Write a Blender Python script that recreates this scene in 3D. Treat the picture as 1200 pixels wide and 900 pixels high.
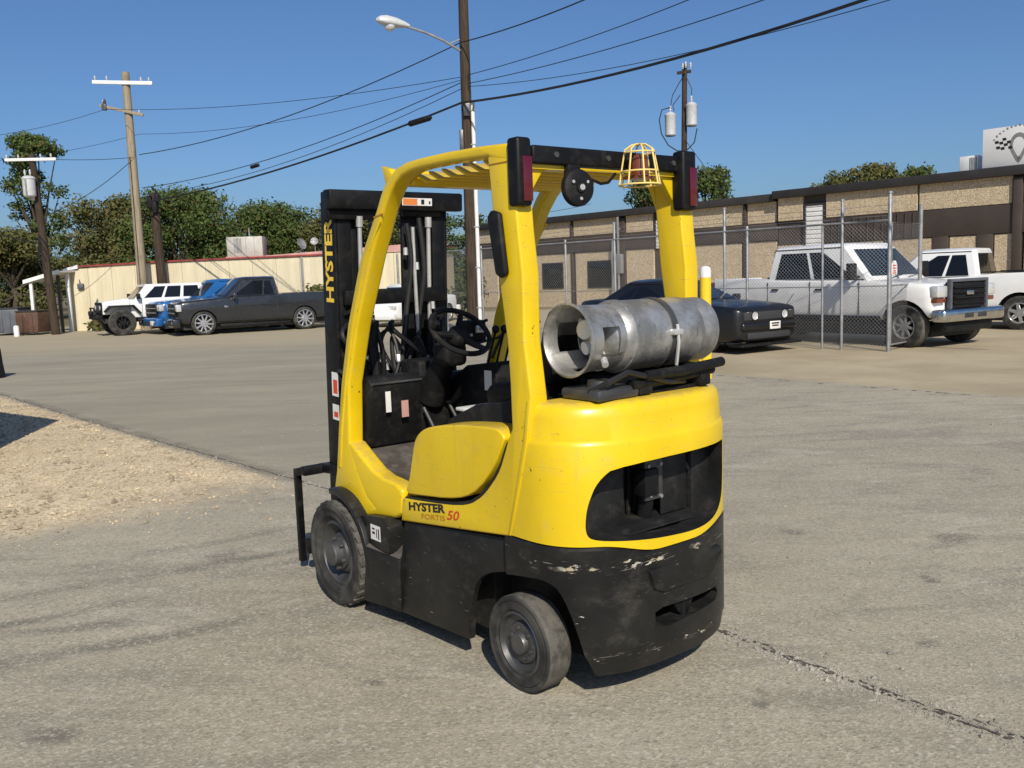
import bpy, bmesh, math, random
import numpy as np
from mathutils import Vector, Matrix

for o in list(bpy.data.objects):
    bpy.data.objects.remove(o, do_unlink=True)
S = bpy.context.scene
COL = S.collection
R = math.radians
random.seed(7)

# ------------------------------------------------------------------ camera
cam_d = bpy.data.cameras.new('camera')
cam = bpy.data.objects.new('camera', cam_d)
COL.objects.link(cam)
PITCH, ROLL, CAM_H, F_PX = 0.1188, 0.0354, 1.635, 1054.2
cam_d.sensor_fit = 'HORIZONTAL'
cam_d.sensor_width = 36.0
cam_d.lens = 36.0 * F_PX / 1200.0
cam_d.clip_start = 0.05
cam_d.clip_end = 3000
cam.matrix_world = (Matrix.Translation((0, 0, CAM_H)) @ Matrix.Rotation(math.pi / 2 - PITCH, 4, 'X')
                    @ Matrix.Rotation(-ROLL, 4, 'Z'))
S.camera = cam

# ------------------------------------------------------------------ sky, sun, exposure
SUN_AZ = R(-80)            # compass angle of the sun in the ground plane, measured from +X
SUN_EL = R(38)
sun_dir = Vector((math.cos(SUN_AZ) * math.cos(SUN_EL), math.sin(SUN_AZ) * math.cos(SUN_EL), math.sin(SUN_EL)))
world = bpy.data.worlds.new('World')
S.world = world
world.use_nodes = True
wn = world.node_tree.nodes
sky = wn.new('ShaderNodeTexSky')
sky.sky_type = 'NISHITA'
sky.sun_disc = False
sky.sun_elevation = SUN_EL
sky.sun_rotation = math.atan2(sun_dir.x, sun_dir.y)
sky.air_density = 1.0
sky.dust_density = 1.5
sky.ozone_density = 10.0
sky.altitude = 0
world.node_tree.links.new(sky.outputs[0], wn['Background'].inputs[0])
wn['Background'].inputs[1].default_value = 0.10
sl = bpy.data.lights.new('sun', 'SUN')
sl.energy = 4.8
sl.angle = R(0.5)
sl.color = (1.0, 0.93, 0.82)
sun = bpy.data.objects.new('sun', sl)
COL.objects.link(sun)
sun.rotation_euler = (-sun_dir).to_track_quat('-Z', 'Y').to_euler()
sun.location = sun_dir * 60
S.view_settings.view_transform = 'Standard'
S.view_settings.look = 'None'
S.view_settings.exposure = 0.0
S.view_settings.gamma = 1.0
S.view_settings.use_curve_mapping = False
S.render.engine = 'CYCLES'
S.cycles.max_bounces = 6
S.cycles.diffuse_bounces = 3
S.cycles.glossy_bounces = 3
S.cycles.transmission_bounces = 3


# ------------------------------------------------------------------ materials
class NT:
    """small helper round a node tree"""
    def __init__(self, name):
        self.m = bpy.data.materials.new(name)
        self.m.use_nodes = True
        self.t = self.m.node_tree
        self.t.nodes.clear()
        self.out = self.n('ShaderNodeOutputMaterial')
        self._pos = None

    def n(self, kind, **kw):
        nd = self.t.nodes.new(kind)
        for k, v in kw.items():
            setattr(nd, k, v)
        return nd

    def link(self, a, b):
        self.t.links.new(a, b)

    def val(self, sock, v):
        if hasattr(v, 'is_linked') or hasattr(v, 'links'):
            self.link(v, sock)
        else:
            sock.default_value = v

    def pos(self, obj=True):
        if self._pos is None:
            tc = self.n('ShaderNodeTexCoord')
            self._pos = tc.outputs['Object']
        return self._pos

    def mapping(self, vec, scale=(1, 1, 1), rot=(0, 0, 0), loc=(0, 0, 0)):
        mp = self.n('ShaderNodeMapping')
        self.link(vec, mp.inputs[0])
        mp.inputs['Scale'].default_value = scale
        mp.inputs['Rotation'].default_value = rot
        mp.inputs['Location'].default_value = loc
        return mp.outputs[0]

    def noise(self, vec, scale, detail=3, rough=0.55, dist=0.0):
        nd = self.n('ShaderNodeTexNoise')
        self.link(vec, nd.inputs['Vector'])
        nd.inputs['Scale'].default_value = scale
        nd.inputs['Detail'].default_value = detail
        nd.inputs['Roughness'].default_value = rough
        nd.inputs['Distortion'].default_value = dist
        return nd.outputs['Fac']

    def voro(self, vec, scale, feature='F1', out='Distance'):
        nd = self.n('ShaderNodeTexVoronoi', feature=feature)
        self.link(vec, nd.inputs['Vector'])
        nd.inputs['Scale'].default_value = scale
        return nd.outputs[out]

    def ramp(self, fac, a, b, ca=(0, 0, 0, 1), cb=(1, 1, 1, 1)):
        nd = self.n('ShaderNodeMapRange', interpolation_type='SMOOTHSTEP')
        self.link(fac, nd.inputs['Value'])
        nd.inputs['From Min'].default_value = a
        nd.inputs['From Max'].default_value = b
        return nd.outputs['Result']

    def math(self, op, a, b=None):
        nd = self.n('ShaderNodeMath', operation=op)
        self.val(nd.inputs[0], a)
        if b is not None:
            self.val(nd.inputs[1], b)
        return nd.outputs[0]

    def mix(self, fac, a, b):
        nd = self.n('ShaderNodeMix', data_type='RGBA')
        self.val(nd.inputs['Factor'], fac)
        self.val(nd.inputs[6], a if not isinstance(a, tuple) else (*a[:3], 1))
        self.val(nd.inputs[7], b if not isinstance(b, tuple) else (*b[:3], 1))
        return nd.outputs[2]

    def bump(self, height, strength=0.3, dist=0.01, normal=None):
        nd = self.n('ShaderNodeBump')
        self.link(height, nd.inputs['Height'])
        nd.inputs['Strength'].default_value = strength
        nd.inputs['Distance'].default_value = dist
        if normal is not None:
            self.link(normal, nd.inputs['Normal'])
        return nd.outputs[0]

    def bsdf(self, color, rough=0.5, metal=0.0, normal=None, coat=0.0, spec=0.5):
        nd = self.n('ShaderNodeBsdfPrincipled')
        self.val(nd.inputs['Base Color'], color if not isinstance(color, tuple) else (*color[:3], 1))
        self.val(nd.inputs['Roughness'], rough)
        self.val(nd.inputs['Metallic'], metal)
        nd.inputs['Specular IOR Level'].default_value = spec
        nd.inputs['Coat Weight'].default_value = coat
        nd.inputs['Coat Roughness'].default_value = 0.08
        if normal is not None:
            self.link(normal, nd.inputs['Normal'])
        self.link(nd.outputs[0], self.out.inputs[0])
        return nd


def plain(name, col, rough=0.5, metal=0.0, coat=0.0, var=0.12, nscale=6.0, bump=0.0, bscale=80.0, dirt=None, spec=0.5):
    """painted or plain surface with slight tone variation and optional dust"""
    t = NT(name)
    p = t.pos()
    n1 = t.noise(p, nscale, 5)
    c = t.mix(t.ramp(n1, 0.3, 0.75), tuple(max(0, x * (1 - var)) for x in col), tuple(min(1, x * (1 + var)) for x in col))
    if dirt:
        d = t.ramp(t.noise(p, nscale * 2.3, 6, 0.65), 0.48, 0.75)
        c = t.mix(t.math('MULTIPLY', d, dirt[3]), c, dirt[:3])
    nrm = None
    if bump > 0:
        nrm = t.bump(t.noise(p, bscale, 3), bump, 0.004)
    rn = t.math('ADD', t.math('MULTIPLY', t.ramp(t.noise(p, nscale * 3, 4), .3, .7), 0.14), max(0.02, rough - 0.07))
    t.bsdf(c, rn, metal, nrm, coat, spec)
    return t.m


M = {}

# ------------------------------------------------------------------ mesh helpers
def finish(me, mat, smooth=35):
    mats = mat if isinstance(mat, (list, tuple)) else [mat]
    me.materials.clear()
    for m in mats:
        me.materials.append(M[m] if isinstance(m, str) else m)
    me.polygons.foreach_set('use_smooth', [True] * len(me.polygons))
    me.set_sharp_from_angle(angle=R(smooth))
    me.update()


def chaikin(pts, n=2):
    """round the corners of a closed outline"""
    for _ in range(n):
        q = []
        m = len(pts)
        for i in range(m):
            a, b = pts[i], pts[(i + 1) % m]
            q.append((a[0] * .75 + b[0] * .25, a[1] * .75 + b[1] * .25))
            q.append((a[0] * .25 + b[0] * .75, a[1] * .25 + b[1] * .75))
        pts = q
    return pts


class MB:
    def __init__(self):
        self.bm = bmesh.new()

    # -- primitives
    def poly(self, pts):
        vs = [self.bm.verts.new(p) for p in pts]
        return self.bm.faces.new(vs)

    def box(self, x0, x1, y0, y1, z0, z1, b=0.0, seg=2, mat=None):
        g = MB() if b > 0 else self
        v = [g.bm.verts.new(p) for p in ((x0, y0, z0), (x1, y0, z0), (x1, y1, z0), (x0, y1, z0), (x0, y0, z1), (x1, y0, z1), (x1, y1, z1), (x0, y1, z1))]
        for f in ((3, 2, 1, 0), (4, 5, 6, 7), (0, 1, 5, 4), (1, 2, 6, 5), (2, 3, 7, 6), (3, 0, 4, 7)):
            g.bm.faces.new([v[i] for i in f])
        if b > 0:
            g.bevel(b, seg)
            self.join(g, mat)
        elif mat is not None:
            self.xf(mat, v)
        return self

    def xf(self, mat, verts):
        for q in verts:
            q.co = mat @ q.co

    def bevel(self, off, seg=2, ang=30):
        bm = self.bm
        bm.normal_update()
        es = [e for e in bm.edges if len(e.link_faces) == 2 and e.calc_face_angle(0) > R(ang)]
        if es:
            bmesh.ops.bevel(bm, geom=es, offset=off, segments=seg, profile=0.5, affect='EDGES', clamp_overlap=True)
        return self

    def join(self, other, mat=None):
        me = bpy.data.meshes.new('tmp')
        other.bm.to_mesh(me)
        if mat is not None:
            me.transform(mat)
        self.bm.from_mesh(me)
        bpy.data.meshes.remove(me)
        other.bm.free()
        return self

    def prism(self, pts, lo, hi, axis='y', b=0.0, seg=2, mat=None):
        """pts: outline in the plane square to axis; y: (x,z)  x: (y,z)  z: (x,y)"""
        g = MB()
        def P(p, d):
            if axis == 'y':
                return (p[0], d, p[1])
            if axis == 'x':
                return (d, p[0], p[1])
            return (p[0], p[1], d)
        a = [g.bm.verts.new(P(p, lo)) for p in pts]
        c = [g.bm.verts.new(P(p, hi)) for p in pts]
        g.bm.faces.new(a)
        g.bm.faces.new(list(reversed(c)))
        n = len(pts)
        for i in range(n):
            g.bm.faces.new((a[i], c[i], c[(i + 1) % n], a[(i + 1) % n]))
        bmesh.ops.recalc_face_normals(g.bm, faces=g.bm.faces)
        if b > 0:
            g.bevel(b, seg)
        return self.join(g, mat)

    def loft(self, rings, cap=True, closed=True):
        vr = [[self.bm.verts.new(p) for p in r] for r in rings]
        fs = []
        n = len(vr[0])
        for i in range(len(vr) - 1):
            for j in range(n if closed else n - 1):
                k = (j + 1) % n
                fs.append(self.bm.faces.new((vr[i][j], vr[i][k], vr[i + 1][k], vr[i + 1][j])))
        if cap and closed:
            fs.append(self.bm.faces.new(list(reversed(vr[0]))))
            fs.append(self.bm.faces.new(vr[-1]))
        bmesh.ops.recalc_face_normals(self.bm, faces=fs)
        return self

    def tube(self, path, r, n=8, cap=True, taper=None):
        path = [Vector(p) for p in path]
        rings = []
        up = None
        for i, p in enumerate(path):
            d = (path[min(i + 1, len(path) - 1)] - path[max(i - 1, 0)]).normalized()
            if up is None:
                ref = Vector((0, 0, 1)) if abs(d.z) < 0.9 else Vector((1, 0, 0))
                up = (ref - d * ref.dot(d)).normalized()
            else:
                up = (up - d * up.dot(d)).normalized()
            s = d.cross(up)
            rr = r[i] if isinstance(r, (list, tuple)) else r
            rings.append([p + (up * math.cos(2 * math.pi * k / n) + s * math.sin(2 * math.pi * k / n)) * rr for k in range(n)])
        return self.loft(rings, cap)

    def lathe(self, prof, o=(0, 0, 0), axis=(0, 0, 1), n=24, a0=0.0, a1=2 * math.pi, cap=False):
        """prof: (radius, height) along axis"""
        ax = Vector(axis).normalized()
        ref = Vector((0, 0, 1)) if abs(ax.z) < 0.9 else Vector((1, 0, 0))
        u = (ref - ax * ref.dot(ax)).normalized()
        w = ax.cross(u)
        o = Vector(o)
        full = abs(a1 - a0 - 2 * math.pi) < 1e-6
        m = n if full else n + 1
        rings = []
        for (rr, h) in prof:
            rings.append([o + ax * h + (u * math.cos(a0 + (a1 - a0) * k / n) + w * math.sin(a0 + (a1 - a0) * k / n)) * max(rr, 1e-4) for k in range(m)])
        return self.loft(rings, cap=cap and full, closed=full)

    def ball(self, c, rx, ry=None, rz=None, seg=12, rings=8):
        ry = ry or rx
        rz = rz or rx
        rr = []
        for i in range(rings + 1):
            a = -math.pi / 2 + math.pi * i / rings
            q = max(math.cos(a), 0.02)
            rr.append([(c[0] + rx * q * math.cos(2 * math.pi * k / seg), c[1] + ry * q * math.sin(2 * math.pi * k / seg), c[2] + rz * math.sin(a)) for k in range(seg)])
        return self.loft(rr)

    # -- result
    def mesh(self, name, mat, smooth=35):
        me = bpy.data.meshes.new(name)
        self.bm.normal_update()
        self.bm.to_mesh(me)
        self.bm.free()
        finish(me, mat, smooth)
        return me

    def build(self, name, mat, parent=None, smooth=35):
        o = bpy.data.objects.new(name, self.mesh(name, mat, smooth))
        COL.objects.link(o)
        if parent is not None:
            o.parent = parent
        return o


def tag(o, label=None, cat=None, group=None, kind=None):
    if label:
        o['label'] = label
    if cat:
        o['category'] = cat
    if group:
        o['group'] = group
    if kind:
        o['kind'] = kind
    return o


def thing(name, loc, rz, label, cat, group=None):
    o = bpy.data.objects.new(name, None)
    o.empty_display_size = 0.2
    COL.objects.link(o)
    o.location = loc
    o.rotation_euler = (0, 0, rz)
    return tag(o, label, cat, group)


def copy_tree(o, parent=None):
    c = o.copy()
    COL.objects.link(c)
    c.parent = parent
    for ch in list(o.children):
        copy_tree(ch, c)
    return c


def cut(obj, cutters, mat_index=None):
    """boolean-difference meshes (list of MB) out of obj and bake the result"""
    tmp = []
    for g in cutters:
        me = bpy.data.meshes.new('cut')
        g.bm.normal_update()
        bmesh.ops.recalc_face_normals(g.bm, faces=g.bm.faces)
        g.bm.to_mesh(me)
        g.bm.free()
        for m in obj.data.materials:
            me.materials.append(m)
        if mat_index is not None:
            me.polygons.foreach_set('material_index', [mat_index] * len(me.polygons))
        co = bpy.data.objects.new('cut', me)
        COL.objects.link(co)
        co.matrix_world = obj.matrix_world
        md = obj.modifiers.new('b', 'BOOLEAN')
        md.operation = 'DIFFERENCE'
        md.solver = 'EXACT'
        md.object = co
        tmp.append(co)
    par = obj.parent
    obj.parent = None
    mw = obj.matrix_basis.copy()
    obj.matrix_basis = Matrix.Identity(4)
    for co in tmp:
        co.matrix_basis = Matrix.Identity(4)
    bpy.context.view_layer.update()
    dg = bpy.context.evaluated_depsgraph_get()
    me = bpy.data.meshes.new_from_object(obj.evaluated_get(dg))
    obj.modifiers.clear()
    old = obj.data
    mats = list(old.materials)
    obj.data = me
    me.name = old.name
    bpy.data.meshes.remove(old)
    for co in tmp:
        d = co.data
        bpy.data.objects.remove(co)
        bpy.data.meshes.remove(d)
    finish(me, mats, 35) if mat_index is None else _keep(me)
    obj.matrix_basis = mw
    obj.parent = par
    return obj


def _keep(me):
    me.polygons.foreach_set('use_smooth', [True] * len(me.polygons))
    me.set_sharp_from_angle(angle=R(35))


def lettering(name, s, w, h, origin, X, Y, mat, parent, bold=0.0, shear=0.0, ext=0.0006):
    """flat print: text fitted into w x h; X, Y are its axes in the parent's space"""
    cu = bpy.data.curves.new(name, 'FONT')
    cu.body = s
    cu.extrude = 0.0
    cu.offset = bold
    cu.shear = shear
    cu.resolution_u = 3
    o = bpy.data.objects.new('txt', cu)
    COL.objects.link(o)
    bpy.context.view_layer.update()
    me = bpy.data.meshes.new_from_object(o.evaluated_get(bpy.context.evaluated_depsgraph_get()))
    bpy.data.objects.remove(o)
    bpy.data.curves.remove(cu)
    n = len(me.vertices)
    co = np.empty(n * 3)
    me.vertices.foreach_get('co', co)
    co = co.reshape(-1, 3)
    lo, hi = co.min(0), co.max(0)
    X = Vector(X).normalized()
    Y = Vector(Y).normalized()
    Z = X.cross(Y)
    og = Vector(origin)
    for i, v in enumerate(me.vertices):
        a = (co[i, 0] - lo[0]) / (hi[0] - lo[0]) * w
        b = (co[i, 1] - lo[1]) / (hi[1] - lo[1]) * h
        v.co = og + X * a + Y * b + Z * ext
    me.name = name
    finish(me, mat)
    ob = bpy.data.objects.new(name, me)
    COL.objects.link(ob)
    ob.parent = parent
    return ob

# ------------------------------------------------------------------ material set
def make_yellow():
    t = NT('forklift_yellow')
    p = t.pos()
    c = t.mix(t.ramp(t.noise(p, 5, 5), .3, .7), (0.69, 0.472, 0.005), (0.745, 0.515, 0.007))
    dust = t.math('MULTIPLY', t.ramp(t.noise(p, 9, 7, .68), .5, .82), 0.32)
    c = t.mix(dust, c, (0.50, 0.37, 0.12))
    geo = t.n('ShaderNodeNewGeometry')
    sn = t.n('ShaderNodeSeparateXYZ')
    t.link(geo.outputs['Normal'], sn.inputs[0])
    lie = t.math('MULTIPLY', t.ramp(sn.outputs[2], .55, .95), t.ramp(t.noise(p, 14, 6, .65), .30, .62))
    c = t.mix(t.math('MULTIPLY', lie, .55), c, (0.40, 0.29, 0.10))
    spk = t.math('MULTIPLY', t.ramp(t.noise(p, 48, 3, .6), .68, .72), t.ramp(t.noise(p, 6, 3), .46, .62))
    c = t.mix(spk, c, (0.06, 0.045, 0.03))
    scr = t.math('MULTIPLY', t.ramp(t.noise(t.mapping(p, (3, 3, 70), (.06, .1, 0)), 2.6, 4, .6), .64, .69), 0.55)
    c = t.mix(scr, c, (0.42, 0.31, 0.09))
    grime = t.math('MULTIPLY', t.ramp(t.noise(t.mapping(p, (9, 9, 1.3)), 2.2, 6, .65), .55, .78), .38)
    c = t.mix(grime, c, (0.42, 0.30, 0.07))
    t.bsdf(c, t.math('ADD', t.math('MULTIPLY', dust, 0.7), 0.33), 0, t.bump(t.noise(p, 26, 3), .05, .01), 0.15)
    return t.m


def make_black_paint():
    """scuffed black paint with chips down to primer and metal"""
    t = NT('forklift_black')
    p = t.pos()
    c = t.mix(t.ramp(t.noise(p, 4, 6), .3, .7), (0.007, 0.007, 0.007), (0.018, 0.0175, 0.016))
    dust = t.math('MULTIPLY', t.ramp(t.noise(t.mapping(p, (1, 1, 1.7)), 6, 8, .7), .50, .82), 0.36)
    c = t.mix(dust, c, (0.13, 0.118, 0.098))
    str_ = t.math('MULTIPLY', t.ramp(t.noise(t.mapping(p, (7, 7, 40), (0.1, 0.2, 0)), 2.2, 4, .6), .66, .72), 0.35)
    c = t.mix(str_, c, (0.22, 0.21, 0.19))
    sep = t.n('ShaderNodeSeparateXYZ')
    t.link(p, sep.inputs[0])
    z = sep.outputs[2]
    def band(z0, w):
        a = t.math('SUBTRACT', z, z0)
        a = t.math('ABSOLUTE', a)
        q = t.n('ShaderNodeMapRange')
        t.link(a, q.inputs['Value'])
        q.inputs['From Min'].default_value = w
        q.inputs['From Max'].default_value = 0.0
        return q.outputs[0]
    edge = t.math('MAXIMUM', band(0.555, .030), t.math('MULTIPLY', band(0.205, .03), .55))
    rear = t.ramp(sep.outputs[0], 0.02, -0.12)
    chip = t.math('ADD', t.noise(t.mapping(p, (1, 1, 3.6)), 15, 6, .66), t.math('MULTIPLY', t.math('MULTIPLY', edge, rear), 0.17))
    clus = t.ramp(t.noise(t.mapping(p, loc=(3.1, .4, 2)), 4.2, 3, .5), .50, .60)
    scr2 = t.math('MULTIPLY', t.ramp(t.noise(t.mapping(p, (5, 5, 90), (.05, .12, 0)), 2.0, 3, .5), .63, .67), t.math('MULTIPLY', edge, rear))
    chipm = t.math('MAXIMUM', t.math('MULTIPLY', t.ramp(chip, .678, .70), t.math('MAXIMUM', clus, .0)), t.math('MULTIPLY', scr2, .6))
    c = t.mix(chipm, c, t.mix(t.ramp(t.noise(p, 40, 2), .45, .55), (0.50, 0.48, 0.43), (0.42, 0.36, 0.24)))
    t.bsdf(c, t.math('ADD', t.math('MULTIPLY', dust, 0.7), 0.38), 0, t.bump(t.noise(p, 30, 4), .10, .01), spec=.3)
    return t.m


def make_rubber():
    t = NT('tyre_rubber')
    p = t.pos()
    c = t.mix(t.ramp(t.noise(p, 7, 6, .6), .36, .74), (0.024, 0.023, 0.022), (0.082, 0.077, 0.066))
    tc = t.n('ShaderNodeTexCoord')
    sn = t.n('ShaderNodeSeparateXYZ')
    t.link(tc.outputs['Normal'], sn.inputs[0])
    tread = t.ramp(t.math('ABSOLUTE', sn.outputs[1]), .55, .25)
    c = t.mix(t.math('MULTIPLY', tread, t.ramp(t.noise(p, 26, 5, .6), .20, .66)), c, (0.125, 0.116, 0.098))
    t.bsdf(c, 0.85, 0, t.bump(t.noise(p, 90, 4), .35, .004), spec=.2)
    return t.m


def make_tank():
    t = NT('tank_aluminium')
    p = t.pos()
    g = t.ramp(t.noise(p, 9, 7, .66), .36, .68)
    c = t.mix(g, (0.27, 0.265, 0.25), (0.56, 0.55, 0.52))
    c = t.mix(t.math('MULTIPLY', t.ramp(t.noise(p, 30, 4), .6, .72), .5), c, (0.14, 0.12, 0.09))
    t.bsdf(c, t.math('ADD', t.math('MULTIPLY', g, -0.12), 0.52), 0.75, t.bump(t.noise(p, 70, 4), .22, .004))
    return t.m


def make_wood(name, a, b):
    t = NT(name)
    p = t.pos()
    q = t.mapping(p, (9, 9, 0.5))
    c = t.mix(t.ramp(t.noise(q, 3, 6, .7), .3, .7), a, b)
    c = t.mix(t.math('MULTIPLY', t.ramp(t.noise(p, 1.2, 4), .52, .7), .5), c, tuple(x * .45 for x in a))
    t.bsdf(c, .9, 0, t.bump(t.noise(q, 6, 4), .5, .02), spec=.15)
    return t.m


def make_leaf(name, a, b, cdry):
    t = NT(name)
    g = t.n('ShaderNodeNewGeometry')
    rnd = g.outputs['Random Per Island']
    big = t.noise(t.pos(), .45, 3)
    c = t.mix(t.math('MULTIPLY', t.math('ADD', rnd, big), .55), a, b)
    c = t.mix(t.ramp(rnd, .86, .95), c, cdry)
    d = t.n('ShaderNodeBsdfDiffuse')
    t.val(d.inputs[0], c)
    tr = t.n('ShaderNodeBsdfTranslucent')
    t.val(tr.inputs[0], c)
    mx = t.n('ShaderNodeMixShader')
    mx.inputs[0].default_value = .3
    t.link(d.outputs[0], mx.inputs[1])
    t.link(tr.outputs[0], mx.inputs[2])
    t.link(mx.outputs[0], t.out.inputs[0])
    return t.m


def make_stone():
    """exposed-aggregate wall panel"""
    t = NT('aggregate_panel')
    p = t.pos()
    q = t.mapping(p, (1, 1, 1))
    cell = t.voro(q, 38, 'F1', 'Color')
    sep = t.n('ShaderNodeSeparateColor')
    t.link(cell, sep.inputs[0])
    c = t.mix(t.ramp(sep.outputs[0], .1, .9), (0.38, 0.295, 0.185), (0.70, 0.58, 0.41))
    cell2 = t.voro(q, 9, 'F1', 'Color')
    sep2 = t.n('ShaderNodeSeparateColor')
    t.link(cell2, sep2.inputs[0])
    c = t.mix(t.math('MULTIPLY', t.ramp(sep2.outputs[1], .2, 1.0), .45), c, (0.46, 0.34, 0.20))
    c = t.mix(t.math('MULTIPLY', t.ramp(t.noise(p, .8, 5), .45, .75), .30), c, (0.34, 0.28, 0.20))
    t.bsdf(c, .9, 0, t.bump(t.voro(q, 38), .6, .02), spec=.2)
    return t.m


def make_siding():
    """painted ribbed metal siding"""
    t = NT('beige_siding')
    p = t.pos()
    sep = t.n('ShaderNodeSeparateXYZ')
    t.link(p, sep.inputs[0])
    c = t.mix(t.ramp(t.noise(t.mapping(p, (2, 2, .25)), 1.6, 5, .6), .3, .75), (0.56, 0.49, 0.33), (0.68, 0.60, 0.41))
    c = t.mix(t.math('MULTIPLY', t.ramp(t.noise(p, 1.1, 6), .52, .75), .3), c, (0.48, 0.42, 0.30))
    t.bsdf(c, .6, 0)
    return t.m


M['yellow'] = make_yellow()
M['black'] = make_black_paint()
M['rubber'] = make_rubber()
M['tank'] = make_tank()
M['wood_grey'] = make_wood('weathered_pole_wood', (0.22, 0.18, 0.125), (0.36, 0.30, 0.21))
M['wood_dark'] = make_wood('creosote_pole_wood', (0.030, 0.022, 0.016), (0.085, 0.062, 0.044))
M['leaf_a'] = make_leaf('leaf_green', (0.046, 0.080, 0.024), (0.150, 0.195, 0.062), (0.16, 0.12, 0.05))
M['leaf_b'] = make_leaf('leaf_olive', (0.066, 0.084, 0.030), (0.205, 0.200, 0.078), (0.20, 0.14, 0.06))
M['leaf_c'] = make_leaf('leaf_dark', (0.040, 0.060, 0.026), (0.118, 0.145, 0.058), (0.14, 0.11, 0.05))
M['bark'] = make_wood('bark', (0.045, 0.035, 0.026), (0.11, 0.09, 0.065))
M['stone'] = make_stone()
M['siding'] = make_siding()
DUST = (0.16, 0.14, 0.11)
M['satin_black'] = plain('satin_black', (0.005, 0.005, 0.0055), .5, var=.3, dirt=(*DUST, .09), spec=.25)
M['plastic_black'] = plain('plastic_black', (0.007, 0.007, 0.0075), .6, var=.3, dirt=(*DUST, .14), spec=.25)
M['dark_hole'] = plain('grimy_black', (0.007, 0.007, 0.007), .6, var=.4, dirt=(0.07, .06, .048, .35))
M['floor_mat'] = plain('dusty_floor_mat', (0.075, 0.065, 0.055), .9, var=.35, nscale=9, dirt=(0.20, .17, .13, .6))
M['steel'] = plain('bright_steel', (0.66, 0.65, 0.62), .30, .55, var=.15)
M['dark_steel'] = plain('dark_steel', (0.10, 0.10, 0.10), .45, .6, var=.3, dirt=(*DUST, .4))
M['galv'] = plain('galvanised_steel', (0.29, 0.29, 0.285), .5, .4, var=.18)
M['hose'] = plain('hose_rubber', (0.013, 0.013, 0.013), .5, var=.2)
M['decal_white'] = plain('decal_white', (0.72, 0.70, 0.66), .5, var=.08)
M['decal_orange'] = plain('decal_orange', (0.72, 0.22, 0.05), .5, var=.08)
M['decal_gold'] = plain('decal_gold', (0.46, 0.20, 0.012), .5, var=.05)
M['decal_red'] = plain('decal_red', (0.62, 0.06, 0.012), .45, var=.05)
M['decal_black'] = plain('decal_black', (0.014, 0.013, 0.012), .5, var=.05)
M['decal_yellow'] = plain('decal_yellow', (0.85, 0.56, 0.05), .5, var=.1)
M['lens_red'] = plain('red_lens', (0.085, 0.003, 0.008), .15, coat=.8, var=.1)
M['lens_amber'] = plain('amber_lens', (0.16, 0.04, 0.014), .2, coat=.6, var=.1)
M['lens_clear'] = plain('clear_lens', (0.62, 0.62, 0.60), .12, .3, coat=.8, var=.15, nscale=30)
M['cage'] = plain('cage_yellow', (0.80, 0.60, 0.18), .5, var=.1)
M['glass'] = plain('tinted_glass', (0.006, 0.007, 0.008), .08, 0, coat=.0, var=.1, spec=.45)
M['glass_blue'] = plain('windscreen_glass', (0.016, 0.024, 0.030), .07, 0, coat=.3, var=.2, spec=.6)
M['car_grey'] = plain('car_paint_grey', (0.024, 0.026, 0.030), .28, .3, coat=.8, var=.06, nscale=2)
M['car_white'] = plain('car_paint_white', (0.72, 0.72, 0.70), .35, 0, coat=.5, var=.04, nscale=2)
M['car_white_dusty'] = plain('car_paint_white_dusty', (0.78, 0.77, 0.74), .35, 0, coat=.5, var=.04, nscale=2, dirt=(.50, .46, .38, .22))
M['car_black'] = plain('car_paint_black', (0.007, 0.007, 0.008), .38, 0, coat=.25, var=.06, nscale=2)
M['car_blue'] = plain('car_paint_blue', (0.014, 0.11, 0.32), .3, .1, coat=.6, var=.06, nscale=2)
M['chrome'] = plain('chrome', (0.66, 0.66, 0.66), .15, 1.0, var=.1)
M['silver_rim'] = plain('silver_rim', (0.58, 0.58, 0.58), .3, .8, var=.12, nscale=12)
M['trim_grey'] = plain('grey_trim', (0.20, 0.20, 0.195), .5, var=.15)
M['green_spring'] = plain('green_spring', (0.16, 0.48, 0.08), .5, var=.1)
M['brown_fascia'] = plain('brown_fascia', (0.058, 0.042, 0.032), .65, var=.15, nscale=1.2)
M['roof_edge'] = plain('dark_roof_edge', (0.030, 0.026, 0.024), .6, var=.2, nscale=1.5)
M['white_paint'] = plain('white_paint', (0.72, 0.71, 0.68), .55, var=.07)
M['hvac'] = plain('hvac_metal', (0.46, 0.43, 0.38), .55, .1, var=.12, nscale=2, dirt=(.25, .21, .16, .4))
M['red_trim'] = plain('red_trim', (0.26, 0.035, 0.030), .6, var=.2, nscale=2)
M['pink_trim'] = plain('faded_pink_trim', (0.52, 0.29, 0.24), .6, var=.15, nscale=2)
M['dumpster_grey'] = plain('dumpster_grey', (0.085, 0.095, 0.11), .6, var=.2, nscale=2, dirt=(.16, .14, .11, .4))
M['dumpster_brown'] = plain('dumpster_brown', (0.085, 0.042, 0.026), .65, var=.3, nscale=2, dirt=(.14, .10, .07, .5))
M['bollard_yellow'] = plain('bollard_yellow', (0.86, 0.55, 0.012), .5, var=.06, dirt=(.4, .3, .12, .2))
M['wire'] = plain('cable_black', (0.010, 0.010, 0.011), .6, var=.1)
M['transformer'] = plain('transformer_grey', (0.52, 0.53, 0.52), .45, .1, var=.08)
M['porcelain'] = plain('porcelain', (0.55, 0.55, 0.54), .3, var=.1)
M['pebble'] = plain('pebble', (0.42, 0.335, 0.22), .9, var=.45, nscale=3.1)
M['pebble_grey'] = plain('pebble_grey', (0.29, 0.265, 0.225), .9, var=.45, nscale=3.1)
M['window_trim'] = plain('black_trim', (0.012, 0.012, 0.012), .5)
M['crack'] = plain('crack_dirt', (0.105, 0.090, 0.072), .95, var=.5, nscale=30)
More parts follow.
